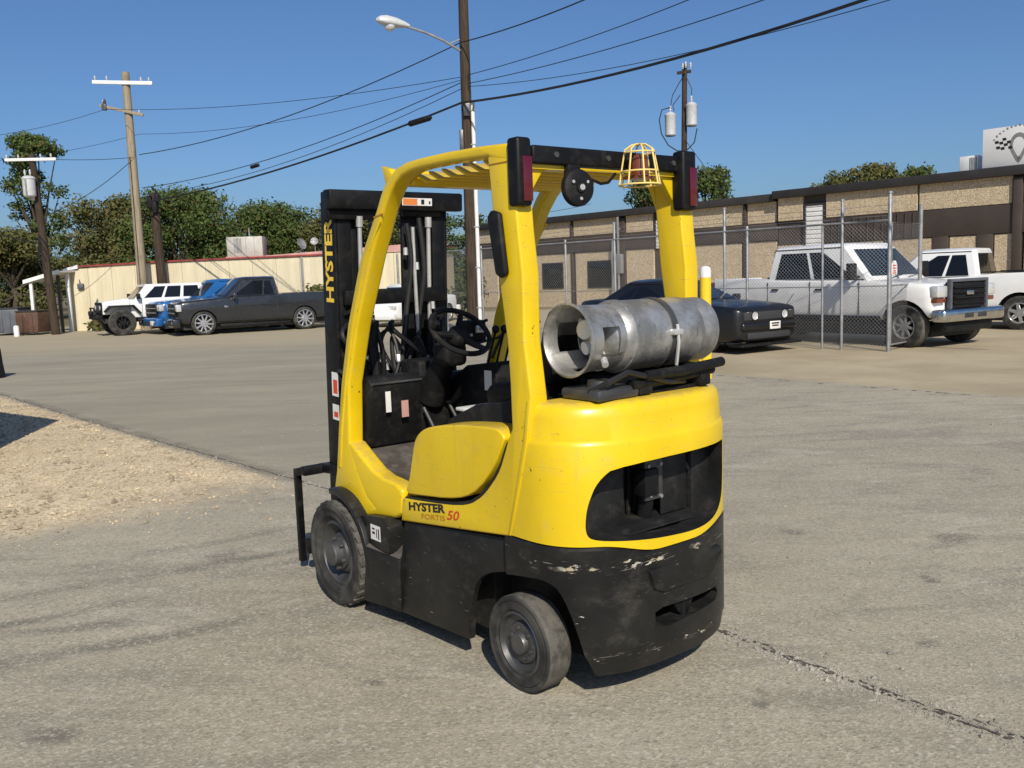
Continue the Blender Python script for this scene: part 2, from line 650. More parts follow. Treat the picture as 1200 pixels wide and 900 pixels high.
M['container'] = plain('container_paint', (0.20, 0.23, 0.26), .6, var=.2, nscale=1)
M['sign_white'] = plain('sign_face', (0.74, 0.73, 0.70), .5, var=.05, nscale=1)
M['interior'] = plain('dark_interior', (0.03, 0.03, 0.032), .8)

# ------------------------------------------------------------------ ground
def make_ground_mat():
    t = NT('worn_pavement')
    p = t.pos()
    sep = t.n('ShaderNodeSeparateXYZ')
    t.link(p, sep.inputs[0])
    X, Y = sep.outputs[0], sep.outputs[1]
    warp = t.noise(p, 1.3, 5, .62)
    warp2 = t.noise(p, 7, 4, .6)

    def line(ax, ay, bx, by):
        """signed distance to the line a-b, positive on its left"""
        dx, dy = bx - ax, by - ay
        l = math.hypot(dx, dy)
        nx, ny = -dy / l, dx / l
        return t.math('ADD', t.math('ADD', t.math('MULTIPLY', X, nx), t.math('MULTIPLY', Y, ny)), -(nx * ax + ny * ay))
    # --- base: sun-bleached asphalt with aggregate
    big = t.noise(p, .22, 5, .6)
    mid = t.noise(p, 1.7, 6, .65)
    c = t.mix(t.ramp(big, .32, .68), (0.325, 0.290, 0.215), (0.409, 0.367, 0.270))
    c = t.mix(t.math('MULTIPLY', t.ramp(mid, .40, .70), .55), c, (0.279, 0.253, 0.193))
    # long worn streaks left by turning traffic
    st = t.noise(t.mapping(p, (.55, 2.6, 1), (0, 0, R(24))), 1.5, 6, .62, .4)
    c = t.mix(t.math('MULTIPLY', t.ramp(st, .46, .68), .55), c, (0.221, 0.201, 0.156))
    st2 = t.noise(t.mapping(p, (.35, 3.4, 1), (0, 0, R(-4))), 1.1, 6, .62, .3)
    c = t.mix(t.math('MULTIPLY', t.ramp(st2, .54, .72), .40), c, (0.446, 0.399, 0.292))
    # tyre arcs
    def arc(cx, cy, rad, w, strength, seed):
        dx = t.math('SUBTRACT', X, cx)
        dy = t.math('SUBTRACT', Y, cy)
        d = t.math('SQRT', t.math('ADD', t.math('MULTIPLY', dx, dx), t.math('MULTIPLY', dy, dy)))
        d = t.math('ABSOLUTE', t.math('SUBTRACT', t.math('ADD', d, t.math('MULTIPLY', warp, .10)), rad + .05))
        q = t.n('ShaderNodeMapRange', interpolation_type='SMOOTHSTEP')
        t.link(d, q.inputs['Value'])
        q.inputs['From Min'].default_value = w
        q.inputs['From Max'].default_value = w * .2
        msk = t.ramp(t.noise(t.mapping(p, loc=(seed, seed * 2, 0)), .9, 5, .65), .36, .60)
        return t.math('MULTIPLY', t.math('MULTIPLY', q.outputs[0], msk), strength)
    marks = None
    for a in ((-4.6, 10.2, 5.75, .10, .75, 1.0), (-4.6, 10.2, 6.75, .11, .7, 4.2), (-5.4, 9.6, 6.0, .08, .7, 9.1), (-4.0, 8.6, 3.6, .09, .6, 7.7), (-3.4, 9.3, 5.2, .09, .7, 5.5)):
        m_ = arc(*a)
        marks = m_ if marks is None else t.math('MAXIMUM', marks, m_)
    c = t.mix(marks, c, (0.136, 0.126, 0.102))
    # oil spots
    oil = t.ramp(t.noise(p, 1.05, 2, .4), .705, .76)
    oil2 = t.ramp(t.noise(t.mapping(p, loc=(5.3, 1.1, 0)), 3.3, 2, .4), .725, .77)
    spots = t.math('MAXIMUM', oil, oil2)
    for (cx, cy, rad) in ((-1.80, 5.37, .16), (1.70, 5.42, .09), (-1.75, 3.17, .10), (1.75, 3.72, .06), (2.6, 5.2, .14), (-.3, 2.7, .07)):
        dx = t.math('MULTIPLY', t.math('SUBTRACT', X, cx), .75)
        dy = t.math('SUBTRACT', Y, cy)
        d = t.math('SQRT', t.math('ADD', t.math('MULTIPLY', dx, dx), t.math('MULTIPLY', dy, dy)))
        d = t.math('ADD', d, t.math('MULTIPLY', t.math('SUBTRACT', warp2, .5), rad * 1.6))
        q = t.n('ShaderNodeMapRange', interpolation_type='SMOOTHSTEP')
        t.link(d, q.inputs['Value'])
        q.inputs['From Min'].default_value = rad
        q.inputs['From Max'].default_value = rad * .25
        spots = t.math('MAXIMUM', spots, q.outputs[0])
    c = t.mix(t.math('MULTIPLY', spots, .62), c, (0.105, 0.097, 0.080))
    # darker brown band along the seam
    L0 = line(-8.47, 14.80, -1.92, 7.52)
    band = t.math('ABSOLUTE', t.math('ADD', L0, t.math('MULTIPLY', t.math('SUBTRACT', warp2, .5), .22)))
    q = t.n('ShaderNodeMapRange', interpolation_type='SMOOTHSTEP')
    t.link(band, q.inputs['Value'])
    q.inputs['From Min'].default_value = .16
    q.inputs['From Max'].default_value = .02
    seam_l = t.math('MULTIPLY', t.math('MULTIPLY', q.outputs[0], t.ramp(X, -1.2, -2.2)), t.ramp(warp, .30, .55))
    # broad soft stains
    blot = t.ramp(t.noise(t.mapping(p, (1, 1.9, 1), (0, 0, R(15)), (7, 3, 0)), .75, 6, .68, .6), .50, .70)
    c = t.mix(t.math('MULTIPLY', blot, .68), c, (0.185, 0.172, 0.145))
    pale = t.ramp(t.noise(t.mapping(p, (1, 2.4, 1), (0, 0, R(20)), (2, 9, 0)), 1.1, 6, .68, .6), .54, .74)
    c = t.mix(t.math('MULTIPLY', pale, .62), c, (0.48, 0.44, 0.36))
    # aggregate grain
    vc = t.n('ShaderNodeTexVoronoi')
    t.link(p, vc.inputs['Vector'])
    vc.inputs['Scale'].default_value = 95
    sc = t.n('ShaderNodeSeparateColor')
    t.link(vc.outputs['Color'], sc.inputs[0])
    c = t.mix(t.math('MULTIPLY', t.ramp(sc.outputs[0], .66, .97), .36), c, (0.583, 0.520, 0.387))
    c = t.mix(t.math('MULTIPLY', t.ramp(sc.outputs[1], .70, .97), .34), c, (0.143, 0.128, 0.100))
    vs = t.n('ShaderNodeTexVoronoi')
    t.link(p, vs.inputs['Vector'])
    vs.inputs['Scale'].default_value = 62
    ss = t.n('ShaderNodeSeparateColor')
    t.link(vs.outputs['Color'], ss.inputs[0])
    c = t.mix(t.math('MULTIPLY', t.ramp(ss.outputs[0], .82, .98), .34), c, (0.56, 0.52, 0.44))
    c = t.mix(t.math('MULTIPLY', t.ramp(ss.outputs[1], .86, .98), .34), c, (0.15, 0.14, 0.12))
    fine = t.noise(p, 58, 4, .66)
    c = t.mix(t.math('MULTIPLY', t.ramp(fine, .48, .72), .26), c, (0.192, 0.174, 0.135))
    c = t.mix(t.math('MULTIPLY', t.ramp(t.noise(t.mapping(p, loc=(3, 8, 0)), 30, 5, .68), .54, .76), .28), c, (0.546, 0.490, 0.366))
    # --- far side of the seam: smoother and darker road surface
    L1 = line(-8.47, 14.80, -1.92, 7.52)           # positive beyond the seam
    far = t.ramp(t.math('ADD', L1, t.math('MULTIPLY', t.math('SUBTRACT', warp, .5), .5)), -.15, .25)
    leftm = t.ramp(X, 3.0, -1.5)
    road = t.mix(t.ramp(t.noise(t.mapping(p, (.3, .9, 1), (0, 0, R(14))), 1.0, 5), .3, .7), (0.254, 0.230, 0.173), (0.332, 0.298, 0.220))
    road = t.mix(t.math('MULTIPLY', t.ramp(t.noise(t.mapping(p, (.5, 1.5, 1), (0, 0, R(18))), 1.2, 6, .68), .5, .74), .5), road, (0.192, 0.177, 0.138))
    road = t.mix(t.math('MULTIPLY', t.ramp(fine, .48, .72), .25), road, (0.149, 0.136, 0.106))
    c = t.mix(t.math('MULTIPLY', t.math('MULTIPLY', far, leftm), .72), c, road)
    # --- tan gravel in the hollow this side of the seam
    L2 = line(-9.0, 6.55, -3.4, 5.55)
    L3 = line(-3.4, 5.55, -1.75, 7.2)
    w_ = t.math('ADD', t.math('MULTIPLY', t.math('SUBTRACT', warp, .5), 1.1), t.math('MULTIPLY', t.math('SUBTRACT', warp2, .5), .5))
    g1 = t.ramp(t.math('ADD', t.math('MULTIPLY', L1, -1.0), t.math('MULTIPLY', w_, .22)), .02, .22)
    g2 = t.ramp(t.math('ADD', L2, w_), -.30, .85)
    g3 = t.ramp(t.math('ADD', L3, w_), -.30, .95)
    grav = t.math('MULTIPLY', t.math('MULTIPLY', g1, g2), g3)
    gv = t.n('ShaderNodeTexVoronoi')
    t.link(p, gv.inputs['Vector'])
    gv.inputs['Scale'].default_value = 42
    gs = t.n('ShaderNodeSeparateColor')
    t.link(gv.outputs['Color'], gs.inputs[0])
    gcol = t.mix(t.ramp(gs.outputs[0], .0, 1.0), (0.450, 0.350, 0.212), (0.715, 0.590, 0.385))
    gcol = t.mix(t.math('MULTIPLY', t.ramp(mid, .42, .66), .45), gcol, (0.490, 0.392, 0.255))
    gcol = t.mix(t.math('MULTIPLY', t.ramp(t.noise(t.mapping(p, (.7, 1.8, 1), (0, 0, R(12))), 1.6, 5, .62), .5, .7), .35), gcol, (0.620, 0.530, 0.385))
    c = t.mix(grav, c, gcol)
    c = t.mix(t.math('MULTIPLY', seam_l, .5), c, (0.125, 0.108, 0.082))
    # --- tan lot on the right, beyond a faint joint
    L4 = line(5.98, 10.40, 3.24, 13.84)
    lot = t.ramp(t.math('ADD', t.math('MULTIPLY', L4, -1.0), t.math('MULTIPLY', w_, .25)), -.05, .35)
    lot = t.math('MULTIPLY', lot, t.ramp(X, 1.0, 3.0))
    lcol = t.mix(t.ramp(t.noise(p, .5, 6, .6), .3, .7), (0.335, 0.269, 0.170), (0.471, 0.390, 0.252))
    lcol = t.mix(t.math('MULTIPLY', t.ramp(fine, .46, .7), .3), lcol, (0.236, 0.188, 0.122))
    c = t.mix(t.math('MULTIPLY', lot, .85), c, lcol)
    # tan dust before the parked row on the left and past the lot
    tan = t.ramp(t.math('ADD', Y, t.math('MULTIPLY', w_, 2.5)), 22.5, 27.0)
    c = t.mix(t.math('MULTIPLY', tan, .5), c, (0.434, 0.357, 0.223))
    dirt = t.ramp(t.math('ADD', Y, t.math('MULTIPLY', w_, 3.0)), 41, 46)
    c = t.mix(dirt, c, (0.161, 0.139, 0.074))
    # relief
    h = t.math('ADD', t.math('MULTIPLY', t.voro(p, 95), .5), t.math('MULTIPLY', fine, .8))
    h = t.math('ADD', h, t.math('MULTIPLY', mid, 1.2))
    t.bsdf(c, .92, 0, t.bump(h, .34, .010), spec=.2)
    return t.m


M['ground'] = make_ground_mat()


def ground_sheet():
    # finer grid near the camera so that the surface can undulate a little
    xs = [-600, -200, -80, -40] + [i * 1.0 for i in range(-24, 25)] + [40, 80, 200, 600]
    ys = [-200, -60, -20] + [i * 1.0 for i in range(-6, 45)] + [60, 120, 300, 1500]
    v, f = [], []
    for y in ys:
        for x in xs:
            v.append((x, y, 0.0))
    n = len(xs)
    for j in range(len(ys) - 1):
        for i in range(n - 1):
            f.append((j * n + i, j * n + i + 1, (j + 1) * n + i + 1, (j + 1) * n + i))
    me = bpy.data.meshes.new('ground')
    me.from_pydata(v, [], f)
    finish(me, 'ground')
    o = bpy.data.objects.new('ground', me)
    COL.objects.link(o)
    return tag(o, 'sun-bleached grey worn asphalt yard with tan gravel patch', None, kind='structure')


ground = ground_sheet()


def jag_strip(name, pts, w0, w1, step, mat, z, jit, seed, gap=0.0):
    rnd = random.Random(seed)
    g = MB()
    L, Rr = [], []
    run = []
    path = [Vector((p[0], p[1], 0)) for p in pts]
    off = 0.0
    for a, b in zip(path[:-1], path[1:]):
        d = b - a
        n = max(2, int(d.length / step))
        t_ = d.normalized()
        s = Vector((-t_.y, t_.x, 0))
        for i in range(n):
            off = off * .8 + rnd.uniform(-jit, jit)
            c = a + d * (i / n) + s * off
            w = rnd.uniform(w0, w1)
            run.append((c + s * w * rnd.uniform(.3, .7), c - s * w * rnd.uniform(.3, .7)))
    i = 0
    while i < len(run) - 1:
        if rnd.random() >= gap:
            (a, b), (c, d) = run[i], run[i + 1]
            g.poly([(b.x, b.y, z), (d.x, d.y, z), (c.x, c.y, z), (a.x, a.y, z)])
        i += 1
    return g.build(name, mat)


SEAM = [(-14, 20.9), (-8.47, 14.80), (-4.9, 10.75), (-1.92, 7.52), (-.6, 6.0), (0.925, 3.904), (1.267, 3.415), (1.683, 2.913), (2.5, 1.95)]
tag(jag_strip('pavement_seam', SEAM, .003, .024, .014, 'crack', .004, .0075, 3, .26), 'jagged dark seam crack running across the pavement', kind='structure')
tag(jag_strip('pavement_seam', [(0.925, 3.93), (1.267, 3.45), (1.683, 2.95), (2.5, 2.0)], .003, .016, .018, 'crack', .0045, .010, 11, .45), 'thin broken crack beside the seam', kind='structure')
tag(jag_strip('pavement_joint', [(5.98, 10.40), (4.4, 12.35), (3.24, 13.84), (1.0, 15.6)], .01, .04, .06, 'crack', .004, .012, 5, .6), 'faint joint where asphalt meets the tan lot', kind='structure')


def pebbles(name, spots, mat, label, rmin, rmax, seed):
    """loose stones: low polyhedra joined into one mesh"""
    rs = np.random.RandomState(seed)
    base = np.array([(1, 0, 0), (0, 1, 0), (-1, 0, 0), (0, -1, 0), (0, 0, 1), (0, 0, -.4)], float)
    tri = np.array([(0, 1, 4), (1, 2, 4), (2, 3, 4), (3, 0, 4), (1, 0, 5), (2, 1, 5), (3, 2, 5), (0, 3, 5)])
    n = len(spots)
    V = np.zeros((n, 6, 3))
    for i in range(n):
        r = rs.uniform(rmin, rmax) * (1 + 1.2 * (rs.rand() < .05))
        a = rs.rand() * 6.28
        b = base * (1 + rs.uniform(-.35, .35, (6, 1))) * np.array([1, rs.uniform(.6, 1), rs.uniform(.4, .8)]) * r
        c, s = math.cos(a), math.sin(a)
        V[i, :, 0] = b[:, 0] * c - b[:, 1] * s + spots[i][0]
        V[i, :, 1] = b[:, 0] * s + b[:, 1] * c + spots[i][1]
        V[i, :, 2] = b[:, 2] + r * .15
    F = (np.arange(n)[:, None, None] * 6 + tri[None]).reshape(-1, 3)
    me = bpy.data.meshes.new(name)
    me.from_pydata(V.reshape(-1, 3).tolist(), [], F.tolist())
    finish(me, mat, 20)
    o = bpy.data.objects.new(name, me)
    COL.objects.link(o)
    return tag(o, label, 'gravel', kind='stuff')


rs = np.random.RandomState(4)
sp = []
while len(sp) < 15000:
    x, y = rs.uniform(-9, -1.7), rs.uniform(5.2, 14.5)
    # same outline as the gravel hollow
    def sd(ax, ay, bx, by):
        dx, dy = bx - ax, by - ay
        l = math.hypot(dx, dy)
        return (-dy * (x - ax) + dx * (y - ay)) / l
    if -sd(-8.47, 14.8, -1.92, 7.52) > .08 and sd(-9, 6.55, -3.4, 5.55) > .34 * rs.randn() + .25 and sd(-3.4, 5.55, -1.75, 7.2) > .38 * rs.randn() + .25:
        sp.append((x, y))
pebbles('gravel', sp, 'pebble', 'tan loose gravel in the shallow hollow left of the forklift', .005, .019, 1)
sp = []
for _ in range(5200):
    k = rs.randint(0, len(SEAM) - 1)
    u = rs.rand()
    a, b = SEAM[k], SEAM[k + 1]
    sp.append((a[0] + (b[0] - a[0]) * u + rs.randn() * .04, a[1] + (b[1] - a[1]) * u + rs.randn() * .05))
for _ in range(5200):
    sp.append((rs.uniform(-4.5, 5), 2.0 + 9 * rs.rand() ** 1.4))
pebbles('grit', sp, 'pebble_grey', 'scattered grey grit on the asphalt and along the seam', .002, .008, 2)

# ------------------------------------------------------------------ forklift (x forward, y left, z up; origin under the steer axle)
FL_YAW = 0.6646
fl = thing('forklift', (0.3735, 3.6904, 0), FL_YAW + math.pi / 2,
           'yellow and black forklift seen from its rear left corner, filling the foreground', 'forklift')


def wheel_set(parent, x, y, r, w, side, kind):
    """wheel (hub disc) > tyre, rim; side = +1 when the outer face looks left"""
    ax = (0, side, 0)
    c = (x, y, r)
    hub = MB()
    if kind == 'drive':
        hub.lathe([(.001, .012), (.055, .012), (.060, .006), (.062, -.03), (.085, -.035), (.088, -.05), (.001, -.05)], c, ax, 24)
    else:
        hub.lathe([(.001, .000), (.040, .000), (.044, -.006), (.046, -.03), (.001, -.03)], c, ax, 24)
    for k in range(6):
        a = k * math.pi / 3 + .3
        rr = .075 if kind == 'drive' else .062
        hub.lathe([(.001, -.012), (.009, -.012), (.010, -.03), (.001, -.03)], (x + rr * math.cos(a), y, r + rr * math.sin(a)), ax, 8)
    hub = hub.build('wheel', 'dark_steel', parent)
    tb = MB()
    ri = r * (.62 if kind == 'drive' else .66)
    prof = [(ri, -w * .98), (ri + .02, -w), (r * .96, -w), (r, -w * .90)]
    if kind == 'drive':
        prof += [(r, -w * .1), (r * .965, -.004), (r * .88, 0.0), (r * .84, -.006), (ri + .03, -.006), (ri, -.03), (ri, -w * .98)]
    else:
        prof += [(r, -w * .08), (r * .985, -.004), (r * .96, .0), (r * .90, .0), (r * .885, -.005), (r * .87, 0), (ri + .012, 0), (ri, -.012), (ri, -w * .98)]
    tb.lathe(prof, c, ax, 56)
    if kind == 'drive':   # chunky tread blocks on the shoulder
        for k in range(28):
            a = 2 * math.pi * k / 28
            m = Matrix.Translation(c) @ Matrix.Rotation(a, 4, 'Y')
            for yy, sk in ((-.042, .20), (-w + .042, -.20)):
                tb.box(-.017, .017, side * yy - .030, side * yy + .030, r - .012, r + .004, .003, 1, mat=m @ Matrix.Rotation(sk, 4, 'Z'))
    tb.build('tyre', 'rubber', hub)
    rb = MB()
    if kind == 'drive':
        rb.lathe([(ri + .004, -.028), (ri - .012, -.022), (ri - .03, -.05), (.115, -.075), (.10, -.055), (.086, -.05), (.001, -.05), (.001, -.10), (ri, -.10), (ri + .004, -.028)], c, ax, 40)
    else:
        rb.lathe([(ri + .003, -.008), (ri - .008, -.004), (ri - .016, -.024), (.088, -.032), (.080, -.022), (.045, -.020), (.001, -.02), (.001, -.07), (ri, -.07), (ri + .003, -.008)], c, ax, 40)
        for k in range(6):
            a = k * math.pi / 3
            rb.lathe([(.001, -.0195), (.010, -.0195), (.010, -.026)], (x + .066 * math.cos(a), y, r + .066 * math.sin(a)), ax, 10)
    rb.build('rim', 'dark_steel', hub)
    return hub


wheel_set(fl, 1.404, .571, .267, .178, 1, 'drive')
wheel_set(fl, 1.404, -.571, .267, .178, -1, 'drive')
wheel_set(fl, 0.015, .482, .193, .12, 1, 'steer')
wheel_set(fl, 0.015, -.482, .193, .12, -1, 'steer')

# ---- counterweight plan: superellipse tail
CW_X0, CW_A, CW_B, CW_N = -.05, .35, .49, 2.6


def cw_ring(z, inset=0.0, xf=None, nt=48, zf=None):
    """closed ring at height z; xf = front limit"""
    a, b = CW_A - inset, CW_B - inset
    pts = []
    for k in range(nt + 1):
        th = -math.pi / 2 + math.pi * k / nt
        c, s = math.cos(th), math.sin(th)
        x = min(CW_X0 - a * abs(c) ** (2 / CW_N), xf)
        y = b * math.copysign(abs(s) ** (2 / CW_N), s)
        zz = z if zf is None else zf(x, y)
        pts.append((x, y, zz))
    pts.append((xf, b, z if zf is None else zf(xf, b)))
    pts.append((xf, -b, z if zf is None else zf(xf, b)))
    return pts


def smooth01(v, a, b):
    q = min(1, max(0, (v - a) / (b - a)))
    return q * q * (3 - 2 * q)


def band_z(x, y):
    return .588 + .046 * smooth01(abs(y), .10, .36)


def xfront(z):
    return .035 - (z - .62) * .262


g = MB()
rings = []
for (z, ins) in ((None, 0), (.72, 0), (.86, 0), (1.010, .0), (1.022, .004), (1.030, .010), (1.11, .014), (1.142, .020), (1.160, .034), (1.168, .055)):
    if z is None:
        r_ = cw_ring(0, ins, .028, zf=lambda x, y: band_z(x, y) + .004)
    else:
        r_ = cw_ring(z, ins, xfront(z))
    rings.append(r_)
g.loft(rings)
cw = g.build('counterweight', ['yellow', 'dark_hole'], fl, 30)
win = chaikin([(.285, .938), (.355, .885), (.386, .80), (.395, .73), (.392, .680), (.370, .662), (.28, .650), (.10, .632), (-.12, .620), (-.25, .642), (-.325, .70), (-.348, .78), (-.352, .90), (-.353, .932), (-.350, .942), (-.33, .943)], 2)
cut(cw, [MB().prism(win, -.62, -.13, 'x')], 1)
# yellow rim lip round the opening keeps the sheet-metal edge readable
g = MB()
g.box(-.25, -.235, .10, .29, .63, .925, .006, mat=Matrix.Rotation(R(-6), 4, 'Z'))
g.build('radiator_shroud', 'dark_hole', fl)
g = MB()
g.box(-.26, -.14, -.36, -.245, .62, .95, .01)
g.build('radiator_shroud', 'dark_hole', fl)
g = MB()
for k in range(10):
    y = .145 - k * .033
    g.box(-.158, -.146, y, y + .012, .64, .93)
g.build('radiator_grille', 'dark_hole', fl)
g = MB()
g.tube([(-.24, .02, .93), (-.25, .02, .80), (-.23, .0, .72), (-.20, -.02, .64)], .032, 12)
g.box(-.29, -.22, -.02, .06, .76, .87, .008)
g.build('exhaust_pipe', 'plastic_black', fl)
g = MB()
g.tube([(-.18, -.22, .93), (-.24, -.25, .82), (-.20, -.28, .70)], .014, 8)
g.build('coolant_hose', 'hose', fl)
g = MB()
g.prism([(-.30, .632), (-.13, .632), (-.13, .660), (-.20, .664), (-.30, .640)], -.33, .36, 'y', .004)
g.build('shroud_ledge', 'dark_hole', fl)
g = MB()
g.box(-.275, -.255, -.055, .045, .74, .90, .004)
bk = g.build('radiator_bracket', 'dark_steel', fl)
for (y, z) in ((.03, .88), (-.04, .88), (.02, .76), (-.04, .75)):
    g = MB()
    g.lathe([(.001, .008), (.008, .008), (.009, 0)], (-.275, y, z), (-1, 0, 0), 8)
    g.build('bolt', 'galv', bk)
g = MB()
g.box(-.245, -.235, -.23, -.075, .66, .92, .004)
g.build('radiator_shroud', 'dark_hole', fl)

# ---- black lower counterweight
g = MB()
rings = []
for (z, ins) in ((.132, .020), (.140, .014), (.205, .004), (.215, 0), (.35, 0), (.50, 0)):
    rings.append(cw_ring(z, ins, .06))
rings.append(cw_ring(0, 0, .06, zf=lambda x, y: band_z(x, y) - .012))
rings.append(cw_ring(0, .008, .06, zf=lambda x, y: band_z(x, y) - .002))
g.loft(rings)
base = g.build('counterweight_base', ['black', 'dark_hole'], fl, 30)
arch = [(.37, -.05)] + chaikin([(.37, -.05), (.345, .22), (.31, .37), (.20, .445), (-.02, .485), (-.19, .505), (-.25, .42), (-.30, .20), (-.33, -.05)], 2)[3:-3] + [(-.33, -.05)]
lens = [(.19, .535), (-.30, .535), (-.33, .50), (-.30, .43), (-.20, .405), (.10, .405), (.16, .43)]
slot = [(.13, .345), (.09, .357), (-.25, .350), (-.27, .32), (-.25, .295), (.06, .275), (.13, .292)]
cut(base, [MB().prism(arch, .27, .75), MB().prism(arch, -.75, -.27), MB().prism(slot, -.6, -.24, 'x')], 1)
g = MB()
g.prism([(.165, .52), (-.275, .52), (-.30, .495), (-.275, .44), (-.19, .42), (.09, .42), (.14, .44)], -.404, -.30, 'x', .008)
# pad follows the curved tail
for v in g.bm.verts:
    y = v.co.y
    a = CW_A * max(0, 1 - (abs(y) / CW_B) ** CW_N) ** (1 / CW_N)
    if v.co.x < -.36:
        v.co.x = CW_X0 - a - .016 + (v.co.x + .404)
g.build('access_cover', 'black', fl)
g = MB()
g.lathe([(.001, .0), (.016, .0), (.016, -.16), (.001, -.16)], (-.365, -.06, .41), (0, 0, 1), 12)
g.prism([(.0, .34), (-.12, .34), (-.085, .285), (-.04, .285)], -.372, -.30, 'x', .004)
g.build('tow_pin', 'satin_black', fl)

# ---- chassis
g = MB()
for s in (1, -1):
    g = MB()
    g.prism([(-.02, .118), (-.02, .618), (.848, .525), (.850, .285), (.850, .10)], *sorted((s * .425, s * .462)), 'y', .006)
    for v in g.bm.verts:
        v.co.y += s * .048 * max(0, v.co.x) / .85 * smooth01(.60 - v.co.z, 0, .25)
    sk = g.build('side_skirt', ['black', 'dark_hole'], fl)
    cut(sk, [MB().prism(arch, *sorted((s * .2, s * .75)))], 1)
g = MB()
g.box(.34, 1.62, -.34, .34, .10, .55, .01)
g.box(-.05, .40, -.25, .25, .20, .60)
g.build('chassis', 'dark_hole', fl)
# step behind the drive wheel
for s in (1, -1):
    def flare(g, y_front, y_rear):
        """outer face runs inwards from the wheel to the skirt"""
        for v in g.bm.verts:
            if abs(v.co.y) > .45:
                f = min(1, max(0, (v.co.x - .85) / .28))
                v.co.y = s * (y_rear + (y_front - y_rear) * f - (.55 - abs(v.co.y)))
    g = MB()
    g.prism([(1.130, .095), (1.105, .25), (1.100, .372), (.852, .352), (.852, .095)], *sorted((s * .34, s * .55)), 'y', .010)
    flare(g, .560, .512)
    g.build('step', 'black', fl)
    g = MB()
    lo_, hi_ = .47, .545
    v = [(1.098, s * .548, .376), (.860, s * .505, .356), (.866, s * .43, .420), (1.095, s * .43, .436)]
    g.loft([v, [(a_, b_, c_ - .012) for a_, b_, c_ in v]])
    g.build('step_tread', 'floor_mat', fl)
    # wheel-arch panel
    g = MB()
    g.prism([(1.245, .480), (1.165, .500), (1.112, .470), (1.100, .372), (.905, .372), (.885, .50), (.94, .535), (1.10, .52)], *sorted((s * .36, s * .53)), 'y', .010)
    g.prism([(1.06, .30), (1.06, .52), (.84, .545), (.84, .30)], *sorted((s * .30, s * .385)), 'y')
    g.build('fender', 'black', fl)
    g = MB()
    ring_o, ring_i = [], []
    for k in range(19):
        a = R(-30 + 128 * k / 18)
        ring_o.append((1.404 - .335 * math.cos(a), .267 + .335 * math.sin(a)))
        ring_i.append((1.404 - .305 * math.cos(a), .267 + .305 * math.sin(a)))
    g.prism(ring_o + ring_i[::-1], *sorted((s * .36, s * .552)), 'y', .006)
    g.build('fender_lip', 'black', fl)
    y = s * .5305
    g = MB()
    g.box(.975, 1.065, *sorted((y, y + s * .001)), .412, .485)
    dc = g.build('decal', 'decal_white', fl)
    for (a, b, c_, d) in ((.985, .995, .420, .472), (1.005, 1.012, .425, .468), (1.025, 1.050, .440, .452), (1.025, 1.050, .462, .470)):
        g = MB()
        g.box(a, b, *sorted((y + s * .0012, y + s * .0018)), c_, d)
        g.build('pictogram', 'decal_black', dc)

# ---- yellow body side: hip panel, sill, pillars
for s in (1, -1):
    lo, hi = sorted((s * .445, s * .484))
    g = MB()
    hip = [(.850, .532), (.42, .582), (.018, .630), (-.05, .84), (-.098, 1.015), (-.130, 1.178), (-.122, 1.24), (-.100, 1.396), (-.104, 1.646), (-.085, 1.80), (-.078, 1.895), (-.045, 1.91), (-.050, 2.105), (.085, 2.085), (.068, 1.906), (.045, 1.65), (.004, 1.393), (-.004, 1.231), (-.006, 1.06), (.03, 1.0), (.09, .88), (.20, .77), (.30, .715), (.45, .688), (.79, .655), (.83, .645)]
    g.prism(hip, *sorted((s * .407, s * .4890)), 'y', .010, 3)
    # raised flange along the counterweight seam
    g.prism([(.020, .634), (.035, .636), (-.030, .85), (-.078, 1.02), (-.108, 1.178), (-.130, 1.178), (-.099, 1.015), (-.05, .84)], *sorted((s * .480, s * .4945)), 'y', .004)
    g.build('rear_post', 'yellow', fl)
    cov = [(.790, .672), (.748, .74), (.722, .82), (.690, .92), (.662, .956), (.620, .984), (.557, 1.006), (.43, 1.028), (.30, 1.042), (.10, 1.054), (.062, 1.048), (.030, 1.022), (.036, 1.006), (.104, .896), (.215, .788), (.312, .737), (.45, .708), (.618, .690)]
    g = MB()
    g.prism(chaikin(cov, 1), *sorted((s * .30, s * .499)), 'y', .020, 4)
    g.build('seat_side_cover', 'yellow', fl)
    g = MB()
    gap = [(.80, .658), (.45, .692), (.30, .720), (.20, .774), (.09, .884), (.028, 1.004), (.02, 1.0), (.08, .875), (.19, .765), (.295, .708), (.45, .680), (.80, .648)]
    g.prism(chaikin(gap, 1), *sorted((s * .460, s * .4897)), 'y')
    g.build('cover_gap', 'dark_hole', fl)
    # sill under the door opening
    g = MB()
    sill = [(1.48, .575), (1.36, .495), (1.26, .468), (1.10, .510), (.840, .540), (.828, .640), (.835, .695), (1.064, .716), (1.20, .785), (1.33, .86), (1.40, .80), (1.45, .70)]
    g.prism(chaikin(sill, 1), *sorted((s * .40, s * .4885)), 'y', .016, 3)
    g.build('sill', 'yellow', fl)

